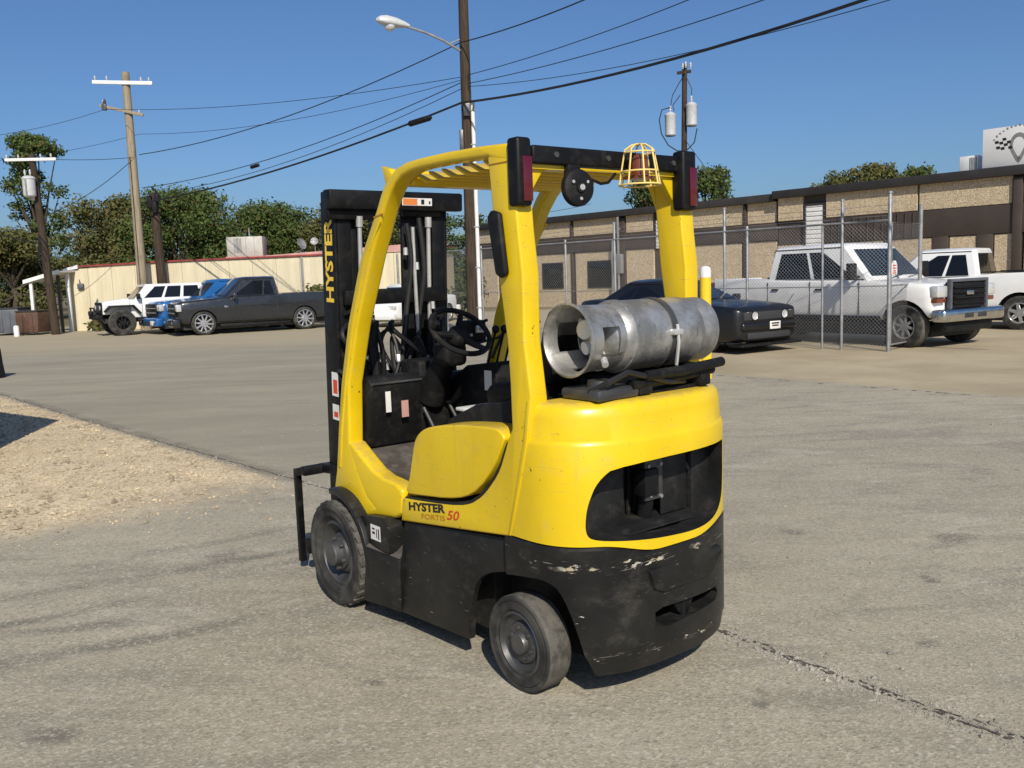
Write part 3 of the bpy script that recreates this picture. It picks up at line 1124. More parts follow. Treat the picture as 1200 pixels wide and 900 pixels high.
# ---- overhead guard: side frames
for s in (1, -1):
    outer = [(-.050, 2.05), (-.040, 2.120), (.138, 2.131), (.369, 2.138), (.559, 2.138), (.660, 2.134), (.745, 2.118), (.800, 2.092), (.844, 2.062), (.885, 2.018), (.929, 1.955), (1.105, 1.740), (1.261, 1.433), (1.368, 1.132), (1.425, .90), (1.470, .683), (1.508, .575), (1.40, .512), (1.26, .470)]
    inner = [(1.05, .54), (1.16, .60), (1.24, .70), (1.315, .835), (1.287, 1.138), (1.167, 1.435), (.993, 1.751), (.86, 1.955), (.799, 2.022), (.755, 2.056), (.701, 2.080), (.63, 2.092), (.563, 2.096), (.342, 2.095), (.082, 2.083), (.060, 2.07)]
    g = MB()
    g.prism(outer + inner, *sorted((s * .405, s * .490)), 'y', .014, 3)
    # pressed rib down the middle of the pillar
    mid_o = [(.905, 1.90), (1.06, 1.745), (1.222, 1.433), (1.336, 1.132), (1.40, .90), (1.44, .70)]
    mid_i = [(1.41, .70), (1.37, .90), (1.306, 1.132), (1.192, 1.433), (1.03, 1.745), (.89, 1.90)]
    g.prism(mid_o + mid_i, *sorted((s * .484, s * .496)), 'y', .005, 2)
    g.build('overhead_guard', 'yellow', fl)
    # black moulded lamp corner with red lens
    g = MB()
    g.box(-.112, -.047, *((.432, .502) if s > 0 else (-.474, -.388)), 1.888, 2.134, .014, 3)
    lc = g.build('lamp_housing', 'satin_black', fl)
    g = MB()
    g.box(-.119, -.1115, *((.437, .480) if s > 0 else (-.470, -.425)), 1.905, 2.065, .003, 2)
    g.build('tail_lamp', 'lens_red', lc)
# grab handle on the left rear post
g = MB()
g.prism([(.045, 1.885), (.070, 1.86), (.030, 1.645), (.0, 1.628), (-.034, 1.645), (-.004, 1.872)], .4895, .517, 'y', .012, 3)
g.build('grab_handle', 'plastic_black', fl)
# seams pressed across the tube
g = MB()
g.box(-.050, .084, .4885, .4915, 2.052, 2.056)
g.build('weld_seam', 'decal_gold', fl)
g = MB()
g.prism([(.952, 1.925), (.868, 1.937), (.866, 1.931), (.950, 1.919)], .4885, .4925, 'y')
g.build('weld_seam', 'decal_gold', fl)

# roof: cross members and slats
g = MB()
g.box(.735, .830, -.405, .405, 2.048, 2.112, .012, 3)
g.build('front_cross_member', 'yellow', fl)
for s in (1, -1):
    g = MB()
    g.prism([(.77, 2.09), (.80, 2.122), (.862, 2.140), (.845, 2.085), (.83, 2.05)], *sorted((s * .455, s * .4895)), 'y', .003)
    g.build('guard_lug', 'yellow', fl)
slat_me = None
for k in range(7):
    x = .065 + k * .098
    if slat_me is None:
        g = MB()
        g.prism([(-.012, 2.046), (.058, 2.082), (.064, 2.094), (.052, 2.094), (-.016, 2.058)], -.404, .404, 'y', .003)
        ob = g.build('roof_slat', 'yellow', fl)
        slat_me = ob.data
    else:
        ob = bpy.data.objects.new('roof_slat', slat_me)
        COL.objects.link(ob)
        ob.parent = fl
    ob.location.x = x
# inside flanges that close the corners between roof and posts
for s in (1, -1):
    g = MB()
    g.prism([(.08, 2.07), (.14, 2.07), (.10, 1.99), (.06, 1.90)], *sorted((s * .405, s * .41)), 'y')
    g.prism([(-.06, 2.03), (.0, 2.03), (.02, 2.05), (-.06, 2.05)], *sorted((s * .20, s * .405)), 'y')
    g.prism([(s * .405, 1.92), (s * .405, 2.05), (s * .24, 2.05), (s * .33, 2.02)], -.045, -.015, 'x', .004)
    g.build('corner_gusset', 'yellow', fl)
g = MB()
g.box(-.082, -.020, -.403, .403, 2.046, 2.114, .010, 3)
rb = g.build('rear_beam', 'satin_black', fl)
for y in (.29, .02, -.10, -.36):
    g = MB()
    g.lathe([(.001, .006), (.011, .006), (.012, 0)], (-.082, y, 2.082), (-1, 0, 0), 8)
    g.build('bolt', 'dark_steel', rb)

# backup alarm disc
g = MB()
g.lathe([(.001, .018), (.018, .018), (.020, .010), (.055, .010), (.068, .004), (.071, -.004), (.071, -.018), (.050, -.034), (.030, -.05), (.001, -.05)], (-.105, .200, 1.962), (-.97, .10, .0), 32)
al = g.build('backup_alarm', 'plastic_black', fl)
g = MB()
g.lathe([(.001, .004), (.010, .004), (.013, 0)], (-.1225, .197, 1.962), (-.97, .10, 0), 12)
for k in range(3):
    a = k * 2.09 + .5
    g.lathe([(.001, .003), (.006, .003), (.007, 0)], (-.116, .200 + .042 * math.cos(a), 1.962 + .042 * math.sin(a)), (-.97, .1, 0), 8)
g.build('alarm_screw', 'steel', al)
g = MB()
g.box(-.085, -.055, .170, .233, 2.0, 2.05, .004)
g.tube([(-.07, .15, 2.03), (-.075, .11, 2.0), (-.07, .05, 1.985), (-.06, .0, 1.992), (-.05, -.05, 2.03)], .006, 6)
g.build('alarm_bracket', 'plastic_black', fl)

# strobe in its cage
g = MB()
g.box(-.155, -.08, -.165, -.060, 2.002, 2.015, .003)
g.lathe([(.001, .088), (.022, .082), (.034, .064), (.036, .0), (.001, .0)], (-.125, -.112, 2.015), (0, 0, 1), 20)
st = g.build('strobe_lamp', 'lens_amber', fl)
g = MB()
cx, cy, z0, z1 = -.125, -.112, 1.980, 2.136
for k in range(8):
    a = 2 * math.pi * k / 8 + .2
    c_, s_ = math.cos(a), math.sin(a)
    g.tube([(cx + .083 * c_, cy + .083 * s_, z0), (cx + .070 * c_, cy + .070 * s_, z0 + .075), (cx + .058 * c_, cy + .058 * s_, z1 - .018), (cx + .030 * c_, cy + .030 * s_, z1), (cx, cy, z1 + .004)], .0036, 6)
for (rr, zz) in ((.083, z0), (.074, z0 + .052), (.061, z1 - .030)):
    g.tube([(cx + rr * math.cos(2 * math.pi * k / 24), cy + rr * math.sin(2 * math.pi * k / 24), zz) for k in range(25)], .0036, 6, cap=False)
g.build('lamp_cage', 'cage', st)

# ---- mast: tilted slightly back
TILT = -.053


def mx(z):
    return 1.745 + TILT * (z - .7)


MASTM = Matrix.Translation((1.745, 0, .7)) @ Matrix.Rotation(-math.atan(-TILT), 4, 'Y')


def mast_box(g, x0, x1, y0, y1, z0, z1, b=.004):
    g.box(x0, x1, y0, y1, z0 - .7, z1 - .7, b, 2, mat=MASTM)


for s in (1, -1):
    g = MB()
    mast_box(g, -.075, .075, *sorted((s * .334, s * .352)), .10, 2.06)
    mast_box(g, -.075, -.053, *sorted((s * .255, s * .334)), .10, 2.06)
    mast_box(g, .055, .075, *sorted((s * .255, s * .334)), .10, 2.06)
    och = g.build('outer_mast_channel', 'satin_black', fl)
    g = MB()
    mast_box(g, -.045, .09, *sorted((s * .240, s * .254)), .14, 2.08)
    mast_box(g, -.045, -.025, *sorted((s * .175, s * .240)), .14, 2.08)
    mast_box(g, .07, .09, *sorted((s * .175, s * .240)), .14, 2.08)
    g.build('inner_mast_channel', 'satin_black', fl)
    g = MB()
    m0 = MASTM
    def mp(x, y, z):
        return tuple(m0 @ Vector((x, y, z - .7)))
    g.tube([mp(-.095, s * .215, .25), mp(-.095, s * .215, 1.42)], .032, 14)
    cyl = g.build('lift_cylinder', 'plastic_black', fl)
    g = MB()
    g.tube([mp(-.095, s * .215, 1.42), mp(-.095, s * .215, 1.96)], .012, 12)
    g.tube([mp(-.095, s * .215, 1.93), mp(-.095, s * .215, 1.985)], .019, 12)
    g.build('piston_rod', 'steel', cyl)
    g = MB()
    for q in range(44):
        z = .55 + q * .033
        g.box(-.008, .008, -.006 - .004 * (q % 2), .006 + .004 * (q % 2), -.015, .015, mat=Matrix.Translation(mp(-.03, s * .115, z)))
    g.build('lift_chain', 'dark_steel', fl)
g = MB()
mast_box(g, -.135, -.055, -.425, .405, 2.018, 2.118, .012)
mast_box(g, -.06, .10, -.34, .34, 2.05, 2.115, .01)
g.build('top_cross_member', 'satin_black', fl)
g = MB()
mast_box(g, -.10, -.06, .10, .400, 1.965, 2.03, .012)
g.build('sheave_guard', 'satin_black', fl)
g = MB()
mast_box(g, -.10, -.06, -.30, -.06, 1.985, 2.03, .012)
g.build('sheave_guard', 'satin_black', fl)
for q in ((-.12, -.075, -.32, .32, 1.52, 1.60), (-.11, -.075, -.32, .32, .78, .90), (.02, .06, -.25, .25, 1.10, 1.18)):
    g = MB()
    mast_box(g, *q, .008)
    g.build('mast_brace', 'satin_black', fl)
# tall dark centre plate and hoses seen through the cab
g = MB()
mast_box(g, -.045, -.02, -.19, -.075, .75, 2.03, .006)
g.build('hose_guard', 'plastic_black', fl)
hoses = [
    [(-.115, -.06, 1.95), (-.125, -.08, 1.75), (-.12, -.05, 1.5), (-.14, .0, 1.2), (-.20, .04, .95)],
    [(-.115, -.14, 1.98), (-.13, -.16, 1.7), (-.12, -.13, 1.45), (-.15, -.10, 1.15), (-.22, -.06, .9)],
    [(-.08, .16, 1.35), (-.16, .20, 1.46), (-.20, .16, 1.30), (-.18, .13, 1.05), (-.24, .12, .9)],
    [(-.08, .26, 1.30), (-.15, .29, 1.42), (-.19, .27, 1.22), (-.2, .24, .98), (-.26, .22, .86)],
    [(-.10, -.24, 1.30), (-.17, -.26, 1.42), (-.22, -.22, 1.30), (-.30, -.20, 1.15)],
]
for h in hoses:
    g = MB()
    pts = [Vector(mp(*q)) for q in h]
    sm = []
    for i in range(len(pts) - 1):
        p0, p1, p2, p3 = pts[max(i - 1, 0)], pts[i], pts[i + 1], pts[min(i + 2, len(pts) - 1)]
        for k in range(6):
            t = k / 6
            sm.append(.5 * ((2 * p1) + (p2 - p0) * t + (2 * p0 - 5 * p1 + 4 * p2 - p3) * t * t + (3 * p1 - p0 - 3 * p2 + p3) * t ** 3))
    sm.append(pts[-1])
    g.tube(sm, .014, 8)
    g.build('hydraulic_hose', 'hose', fl)
g = MB()
g.tube([mp(-.115, -.10, 1.93), mp(-.13, -.105, 1.55), mp(-.125, -.12, 1.30), mp(-.125, -.13, 1.05)], .010, 8)
g.build('steel_hydraulic_line', 'steel', fl)
for (y, z) in ((-.05, 1.80), (-.12, 1.72), (.18, 1.52), (.24, 1.50), (-.22, 1.50), (.12, 1.24), (.08, 1.18)):
    g = MB()
    a = Vector(mp(-.12, y, z))
    g.lathe([(.001, .02), (.012, .02), (.013, -.02), (.001, -.02)], a, (0, 0, 1), 6)
    g.build('hose_fitting', 'steel', fl)
# valve block, fittings, lines and cables between cowl and mast
rc = random.Random(12)
for k in range(16):
    y0_ = rc.uniform(-.30, .34)
    z0_ = rc.uniform(.86, 1.10)
    pts = [Vector((1.42 + rc.uniform(-.06, .08), y0_, z0_)), Vector((1.46 + rc.uniform(-.05, .1), y0_ + rc.uniform(-.1, .1), z0_ + rc.uniform(.1, .25))), Vector((1.50 + rc.uniform(-.04, .12), y0_ + rc.uniform(-.14, .14), z0_ + rc.uniform(.22, .42))), Vector((1.62, y0_ + rc.uniform(-.1, .1), z0_ + rc.uniform(.2, .55)))]
    sm = []
    for i in range(3):
        p0, p1, p2, p3 = pts[max(i - 1, 0)], pts[i], pts[i + 1], pts[min(i + 2, 3)]
        for q in range(6):
            t = q / 6
            sm.append(.5 * ((2 * p1) + (p2 - p0) * t + (2 * p0 - 5 * p1 + 4 * p2 - p3) * t * t + (3 * p1 - p0 - 3 * p2 + p3) * t ** 3))
    sm.append(pts[-1])
    g = MB()
    g.tube(sm, rc.choice((.007, .010, .013)), 7)
    g.build('hydraulic_hose', rc.choice(('hose', 'hose', 'plastic_black')), fl)
    if k % 2 == 0:
        g = MB()
        g.lathe([(.001, .018), (.013, .018), (.015, .0), (.012, -.02), (.001, -.02)], sm[7], sm[8] - sm[6], 6)
        g.build('hose_fitting', 'steel', fl)
g = MB()
g.box(1.44, 1.56, -.12, .08, .95, 1.17, .01)
g.build('valve_block', 'dark_steel', fl)
g = MB()
g.tube([(1.50, .20, 1.02), (1.52, .21, 1.30), (1.53, .19, 1.43)], .028, 10)
g.build('tilt_cylinder', 'plastic_black', fl)
for y in (.30, -.30):
    g = MB()
    g.tube([(.95, y, .60), (1.60, y * .92, .74)], .030, 12)
    g.build('tilt_cylinder', 'plastic_black', fl)
g = MB()
g.tube([(1.02, -.20, 1.22), (.99, -.26, 1.36), (.93, -.30, 1.44), (.86, -.36, 1.50)], .009, 7)
g.build('control_cable', 'hose', fl)
g = MB()
g.tube([(1.05, -.12, 1.30), (.96, -.20, 1.33), (.88, -.30, 1.42), (.84, -.38, 1.40)], .007, 7)
g.build('control_cable', 'hose', fl)
# mast lettering on the left outer face
a = Vector(mp(-.050, .352, 1.535))
lettering('mast_lettering', 'HYSTER', .44, .088, a + Vector((0, .0008, 0)), MASTM.to_3x3() @ Vector((0, 0, 1)), MASTM.to_3x3() @ Vector((1, 0, 0)), 'decal_yellow', fl, bold=.035)
for (z0, z1, m_) in ((1.03, 1.16, 'decal_white'), (.90, .985, 'decal_white')):
    g = MB()
    mast_box(g, -.062, .01, .3522, .3528, z0, z1, 0)
    d = g.build('decal', m_, fl)
    g = MB()
    mast_box(g, -.052, -.005, .3530, .3533, z0 + .015, z1 - .04, 0)
    g.build('decal_print', 'decal_red', d)
g = MB()
mast_box(g, -.1366, -.1352, -.215, -.025, 2.045, 2.085, 0)
d = g.build('decal', 'decal_white', fl)
g = MB()
mast_box(g, -.1376, -.1367, -.12, -.030, 2.048, 2.082, 0)
g.build('decal_print', 'decal_orange', d)
g = MB()
mast_box(g, -.1376, -.1367, -.165, -.145, 2.052, 2.078, 0)
g.build('decal_print', 'decal_black', d)
g = MB()
mast_box(g, -.1376, -.1367, -.205, -.195, 2.055, 2.070, 0)
g.build('decal_print', 'decal_black', d)

# ---- carriage in front of the mast
g = MB()
g.box(1.90, 1.95, -.47, .47, .575, .625, .006)
g.box(1.90, 1.95, -.47, .47, .13, .21, .006)
g.prism([(1.95, .62), (2.08, .590), (2.08, .05), (2.045, .05), (2.045, .55), (1.95, .575)], .418, .455, 'y', .004)
g.prism([(1.95, .62), (2.08, .590), (2.08, .05), (2.045, .05), (2.045, .55), (1.95, .575)], -.455, -.418, 'y', .004)
g.prism([(1.62, .655), (1.95, .625), (1.95, .575), (1.62, .60)], .32, .36, 'y', .004)
g.prism([(1.62, .655), (1.95, .625), (1.95, .575), (1.62, .60)], -.36, -.32, 'y', .004)
g.box(1.80, 1.92, .16, .20, .12, .85, .006)
g.box(1.80, 1.92, -.20, -.16, .12, .85, .006)
g.build('carriage', 'satin_black', fl)

# ---- operator area
g = MB()
g.prism([(.55, .70), (.55, .722), (1.12, .722), (1.34, .80), (1.42, .80), (1.42, .60), (1.0, .60)], -.40, .40, 'y')
g.build('floor_plate', 'floor_mat', fl)
g = MB()
g.prism([(1.30, .80), (1.26, .98), (1.235, 1.125), (1.27, 1.16), (1.40, 1.155), (1.46, .80)], .02, .395, 'y', .012, 2)
g.prism([(1.30, .80), (1.26, .98), (1.235, 1.10), (1.27, 1.14), (1.40, 1.135), (1.46, .80)], -.395, .02, 'y', .012, 2)
g.box(1.25, 1.44, -.10, .10, .80, 1.22, .02)
g.build('cowl', 'plastic_black', fl)
g = MB()
g.tube([(1.232, .385, 1.128), (1.232, .10, 1.128)], .006, 6)
g.tube([(1.225, -.10, 1.03), (1.222, -.16, 1.035), (1.222, -.33, 1.035), (1.222, -.345, 1.07)], .010, 8)
g.build('cowl_trim', 'dark_steel', fl)
g = MB()
g.box(1.233, 1.2345, .285, .315, .98, 1.085)
g.build('decal', 'decal_white', fl)
g = MB()
g.box(1.231, 1.2345, .185, .225, .945, 1.03, 0)
g.build('decal', 'pink_trim', fl)
# dash console to the right with hydraulic levers
g = MB()
g.prism([(.86, .80), (.84, 1.15), (.90, 1.215), (1.10, 1.19), (1.26, 1.10), (1.26, .80)], -.39, -.085, 'y', .016, 2)
g.prism([(.60, .72), (.60, .93), (.80, .99), (.88, .80), (.88, .72)], -.39, -.16, 'y', .012, 2)
con = g.build('lever_console', 'plastic_black', fl)
g = MB()
g.box(.875, .935, -.0846, -.0836, 1.075, 1.175)
g.build('decal', 'decal_white', fl)
for k in range(4):
    y = -.15 - k * .055
    g = MB()
    g.tube([(1.0, y, 1.17), (.965, y - .005, 1.27), (.93, y - .01, 1.36)], .006, 6)
    lv = g.build('control_lever', 'satin_black', fl)
    g = MB()
    g.ball((.927, y - .01, 1.375), .021, seg=10, rings=6)
    g.build('lever_knob', 'plastic_black', lv)
# steering column and wheel
g = MB()
g.tube([(1.26, .03, 1.02), (1.14, .03, 1.20), (1.02, .03, 1.335)], [.075, .06, .042], 14)
g.box(1.00, 1.13, -.04, .10, 1.20, 1.32, .03, 3)
g.build('steering_column', 'plastic_black', fl)
SW = Matrix.Translation((.965, .03, 1.375)) @ Matrix.Rotation(R(-42), 4, 'Y')
g = MB()
g.tube([SW @ Vector((.155 * math.cos(2 * math.pi * k / 40), .155 * math.sin(2 * math.pi * k / 40), 0)) for k in range(41)], .0135, 8, cap=False)
sw = g.build('steering_wheel', 'plastic_black', fl)
g = MB()
g.lathe([(.001, .012), (.045, .010), (.055, -.005), (.055, -.035), (.001, -.035)], SW @ Vector((0, 0, -.012)), SW.to_3x3() @ Vector((0, 0, 1)), 20)
for a in (90, 210, 330):
    d = Vector((math.cos(R(a)), math.sin(R(a)), 0))
    g.tube([SW @ (d * .04 + Vector((0, 0, -.02))), SW @ (d * .10 + Vector((0, 0, -.014))), SW @ (d * .15)], [.022, .016, .013], 8)
g.build('wheel_hub', 'plastic_black', sw)
g = MB()
g.lathe([(.001, .05), (.018, .045), (.02, .02), (.008, .0), (.001, 0)], SW @ Vector((.02, .15, .01)), SW.to_3x3() @ Vector((0, 0, 1)), 12)
g.build('spinner_knob', 'satin_black', sw)
# stalk, gauge pods and the white bits seen near the wheel
g = MB()
g.tube([(1.06, .0, 1.32), (1.04, -.12, 1.40), (1.02, -.18, 1.42)], .008, 6)
g.box(1.05, 1.15, -.20, -.06, 1.30, 1.42, .02, 2)
g.build('instrument_pod', 'plastic_black', fl)
g = MB()
g.box(1.04, 1.049, -.175, -.12, 1.355, 1.395, .003)
g.box(1.04, 1.049, -.10, -.085, 1.34, 1.355, .003)
g.build('instrument_lens', 'lens_clear', fl)
# pedals
for (y, w_) in ((.10, .05), (-.06, .045), (-.18, .05)):
    g = MB()
    g.tube([(1.22, y, .98), (1.13, y, .88), (1.06, y, .80)], .009, 6)
    g.box(-.035, .035, -w_, w_, -.008, .008, .003, mat=Matrix.Translation((1.045, y, .792)) @ Matrix.Rotation(R(38), 4, 'Y'))
    g.build('pedal', 'dark_steel', fl)
g = MB()
g.prism([(.56, .72), (.72, .72), (.70, .96), (.64, 1.0), (.56, 1.0)], -.36, .28, 'y', .02, 2)
g.build('seat_deck', 'plastic_black', fl)
g = MB()
g.box(.58, .70, .06, .26, 1.035, 1.050, .004)
g.build('clipboard', 'decal_white', fl)
# engine hood under the seat, seat
g = MB()
g.prism([(-.06, .75), (-.08, 1.10), (-.02, 1.165), (.40, 1.10), (.60, 1.02), (.62, .75)], -.40, .38, 'y', .02, 2)
g.build('engine_hood', 'plastic_black', fl)
g = MB()
g.prism([(.10, 1.10), (.14, 1.20), (.50, 1.17), (.54, 1.12), (.50, 1.06)], -.24, .22, 'y', .03, 3)
seat = g.build('seat', 'plastic_black', fl)
g = MB()
g.prism([(.16, 1.16), (.05, 1.19), (-.015, 1.46), (.01, 1.50), (.06, 1.50), (.10, 1.42), (.16, 1.22)], -.24, .24, 'y', .03, 3)
g.build('backrest', 'plastic_black', seat)
g = MB()
g.box(.0, .20, .25, .33, 1.10, 1.20, .02, 2)
g.build('seat_belt_buckle', 'plastic_black', seat)

# ---- tank bracket
TX, TY, TZ, TR = -.185, -.005, 1.392, .137
g = MB()
g.box(-.30, -.06, -.30, .30, 1.166, 1.182, .004)
g.prism([(-.33, 1.175), (-.33, 1.22), (-.26, 1.262), (-.11, 1.262), (-.05, 1.235), (-.05, 1.175)], -.29, -.23, 'y', .008)
g.prism([(-.33, 1.175), (-.33, 1.215), (-.26, 1.240), (-.11, 1.240), (-.05, 1.225), (-.05, 1.175)], .05, .12, 'y', .008)
for (x, r_) in ((-.315, .022), (-.055, .018)):
    g.tube([(x, .16, 1.215), (x, -.10, 1.225), (x + .01, -.32, 1.235)], r_, 10)
g.tube([(-.335, .10, 1.245), (-.345, -.10, 1.250), (-.33, -.355, 1.262)], .020, 10)
br = g.build('tank_bracket', 'plastic_black', fl)
g = MB()
g.box(-.33, -.12, .12, .34, 1.168, 1.215, .018, 2)
g.lathe([(.001, .03), (.05, .03), (.055, 0), (.001, 0)], (-.25, .25, 1.21), (0, 0, 1), 14)
g.build('fuel_lockoff', 'dark_steel', fl)
hp = [(-.27, .33, 1.20), (-.34, .30, 1.24), (-.345, .20, 1.27), (-.34, .08, 1.24), (-.33, -.04, 1.21), (-.30, -.16, 1.20)]
g = MB()
g.tube(hp, .011, 8)
g.build('fuel_hose', 'hose', fl)
# strap over the cylinder with its latch
g = MB()
pr = []
for k in range(25):
    a = R(-75 + 250 * k / 24)
    pr.append((TX - (TR + .004) * math.cos(a), TZ + (TR + .004) * math.sin(a)))
pi_ = [(TX + (x - TX) * .975, TZ + (z - TZ) * .975) for (x, z) in pr]
pr = [(TX + (x - TX) * 1.012, TZ + (z - TZ) * 1.012) for (x, z) in pr]
g.prism(pr + pi_[::-1], -.105, -.075, 'y')
strap = g.build('tank_strap', 'dark_steel', fl)
g = MB()
g.box(TX - TR - .022, TX - TR + .01, -.115, -.062, 1.388, 1.412, .006)
g.tube([(TX - TR - .01, -.09, 1.43), (TX - TR - .016, -.09, 1.36), (TX - TR - .002, -.09, 1.27)], .007, 6)
g.build('strap_latch', 'steel', strap)

# ---- lettering on the hip panel
sl_ = Vector((-1, 0, .136))
lettering('brand_lettering', 'HYSTER', .300, .040, (.772, .4897, .597), sl_, (0, 0, 1), 'decal_black', fl, bold=.045)
lettering('model_lettering', 'FORTIS', .190, .024, (.668, .4897, .577), sl_, (0, 0, 1), 'decal_gold', fl, bold=.01)
lettering('capacity_lettering', '50', .098, .042, (.466, .4897, .612), sl_, (0, 0, 1), 'decal_red', fl, bold=.02, shear=.25)

# ---- propane cylinder: a thing of its own lying in the bracket
tk = thing('propane_tank', (0.3735, 3.6904, 0), FL_YAW + math.pi / 2, 'dull scuffed aluminium propane cylinder lying across the back of the forklift', 'gas cylinder')
g = MB()
prof = [(.001, -.315), (.06, -.313), (.105, -.300), (.130, -.27), (TR, -.24), (TR, .105), (TR + .004, .108), (TR + .004, .130), (TR, .133), (.128, .165), (.100, .195), (.055, .212), (.001, .215)]
g.lathe(prof, (TX, TY, TZ), (0, 1, 0), 48)
body = g.build('cylinder_body', 'tank', tk)
g = MB()
col = [(.120, .150), (.125, .165), (.128, .30), (.134, .345), (.140, .352), (.140, .358), (.133, .360), (.121, .340), (.121, .165), (.118, .150), (.120, .150)]
g.lathe(col, (TX, TY, TZ), (0, 1, 0), 48)
collar = g.build('collar', 'tank', tk)
def hole(a0, a1, y0, y1):
    p = []
    for rr, rng in ((.10, range(0, 9)), (.17, range(8, -1, -1))):
        for k in rng:
            a = R(a0 + (a1 - a0) * k / 8)
            p.append((TX - rr * math.cos(a), TZ + rr * math.sin(a)))
    return MB().prism(p, y0, y1, 'y')
cut(collar, [hole(-30, 22, .195, .285), hole(150, 205, .185, .295), hole(-112, -68, .215, .295)])
g = MB()
g.lathe([(.128, -.258), (.132, -.270), (.132, -.355), (.126, -.36), (.122, -.29), (.128, -.258)], (TX, TY, TZ), (0, 1, 0), 40)
g.build('foot_ring', 'tank', tk)
g = MB()
g.tube([(TX, 0.195, TZ + .02), (TX, 0.265, TZ + .02)], .020, 10)
g.lathe([(.001, .03), (.036, .03), (.040, .02), (.036, .0), (.001, 0)], (TX - .02, 0.260, TZ + .035), (-.2, 1, .1), 14)
g.tube([(TX, 0.245, TZ + .02), (TX - .05, 0.255, TZ - .02), (TX - .09, 0.260, TZ - .06), (TX - .13, 0.285, TZ - .09)], .013, 8)
g.tube([(TX + .04, 0.205, TZ + .06), (TX + .045, 0.245, TZ + .065)], .012, 8)
g.build('valve', 'steel', tk)
g = MB()
g.tube([(TX + .035, 0.205, TZ - .035), (TX + .04, 0.230, TZ - .04)], .026, 16)
g.build('level_gauge', 'decal_white', tk)

# ------------------------------------------------------------------ trees
def leaf_mesh(name, clumps, leaf, per, mat, seed, flat=.75):
    """clumps: (x, y, z, radius). Each is filled with small bent leaf sprays, denser near its skin."""
    rs = np.random.RandomState(seed)
    V, F = [], []
    for (cx, cy, cz, cr) in clumps:
        n = int(per * (cr ** 2))
        d = rs.randn(n, 3)
        d /= np.linalg.norm(d, axis=1)[:, None]
        rad = cr * (rs.rand(n) ** .42) * (1 + .16 * rs.randn(n))
        c = d * rad[:, None] * np.array([1, 1, flat]) + np.array([cx, cy, cz])
        nr = d + .8 * rs.randn(n, 3)
        nr /= np.linalg.norm(nr, axis=1)[:, None]
        t = np.cross(nr, rs.randn(n, 3))
        t /= np.linalg.norm(t, axis=1)[:, None] + 1e-9
        b = np.cross(nr, t)
        s = leaf * rs.uniform(.55, 1.35, (n, 1))
        base = len(V) * 4
        q = np.stack([c - t * s - b * s * .45, c + t * s * .2 - b * s * .62 + nr * s * .25, c + t * s + b * s * .2, c - t * s * .1 + b * s * .6 + nr * s * .2], axis=1)
        V.append(q.reshape(-1, 3))
    V = np.concatenate(V)
    n = len(V) // 4
    me = bpy.data.meshes.new(name)
    me.vertices.add(len(V))
    me.vertices.foreach_set('co', V.ravel())
    me.loops.add(n * 4)
    me.loops.foreach_set('vertex_index', np.arange(n * 4))
    me.polygons.add(n)
    me.polygons.foreach_set('loop_start', np.arange(n) * 4)
    me.polygons.foreach_set('loop_total', np.full(n, 4))
    me.update(calc_edges=True)
    me.materials.append(M[mat])
    return me


def tree(name, x, y, h, rx, lobes, mat, label, seed, leaf=.11, per=430, trunk=.45, crown_lo=.3, group='trees behind the buildings'):
    rs = np.random.RandomState(seed)
    t = thing(name, (x, y, 0), 0, label, 'tree', group)
    g = MB()
    g.tube([(0, 0, -.1), (.1, 0, h * .2), (.0, .1, h * .45), (.15, 0, h * .75)], [trunk * .6, trunk * .45, trunk * .32, trunk * .1], 9)
    clumps = []
    for k in range(lobes):
        a = rs.rand() * 6.28
        rr = rx * math.sqrt(rs.rand()) * .85
        zz = h * (crown_lo + (1 - crown_lo) * rs.rand() ** .75)
        env = math.sqrt(max(.12, 1 - ((zz / h - (crown_lo + .25)) / (1.02 - crown_lo - .25)) ** 2)) if zz > h * (crown_lo + .25) else 1
        cr = rx * rs.choice((.18, .24, .30, .38))
        zz = min(zz, h - cr * .7)
        px, py = rr * env * math.cos(a), rr * env * math.sin(a)
        clumps.append((px, py, zz, cr))
        if k % 2 == 0:
            g.tube([(0, 0, h * .22 + .2 * zz), (px * .5, py * .5, zz * .75), (px, py, zz)], [trunk * .26, trunk * .15, trunk * .05], 6)
    g.build('trunk', 'bark', t)
    me = leaf_mesh('crown', clumps, leaf, per, mat, seed + 100)
    c = bpy.data.objects.new('crown', me)
    COL.objects.link(c)
    c.parent = t
    return t


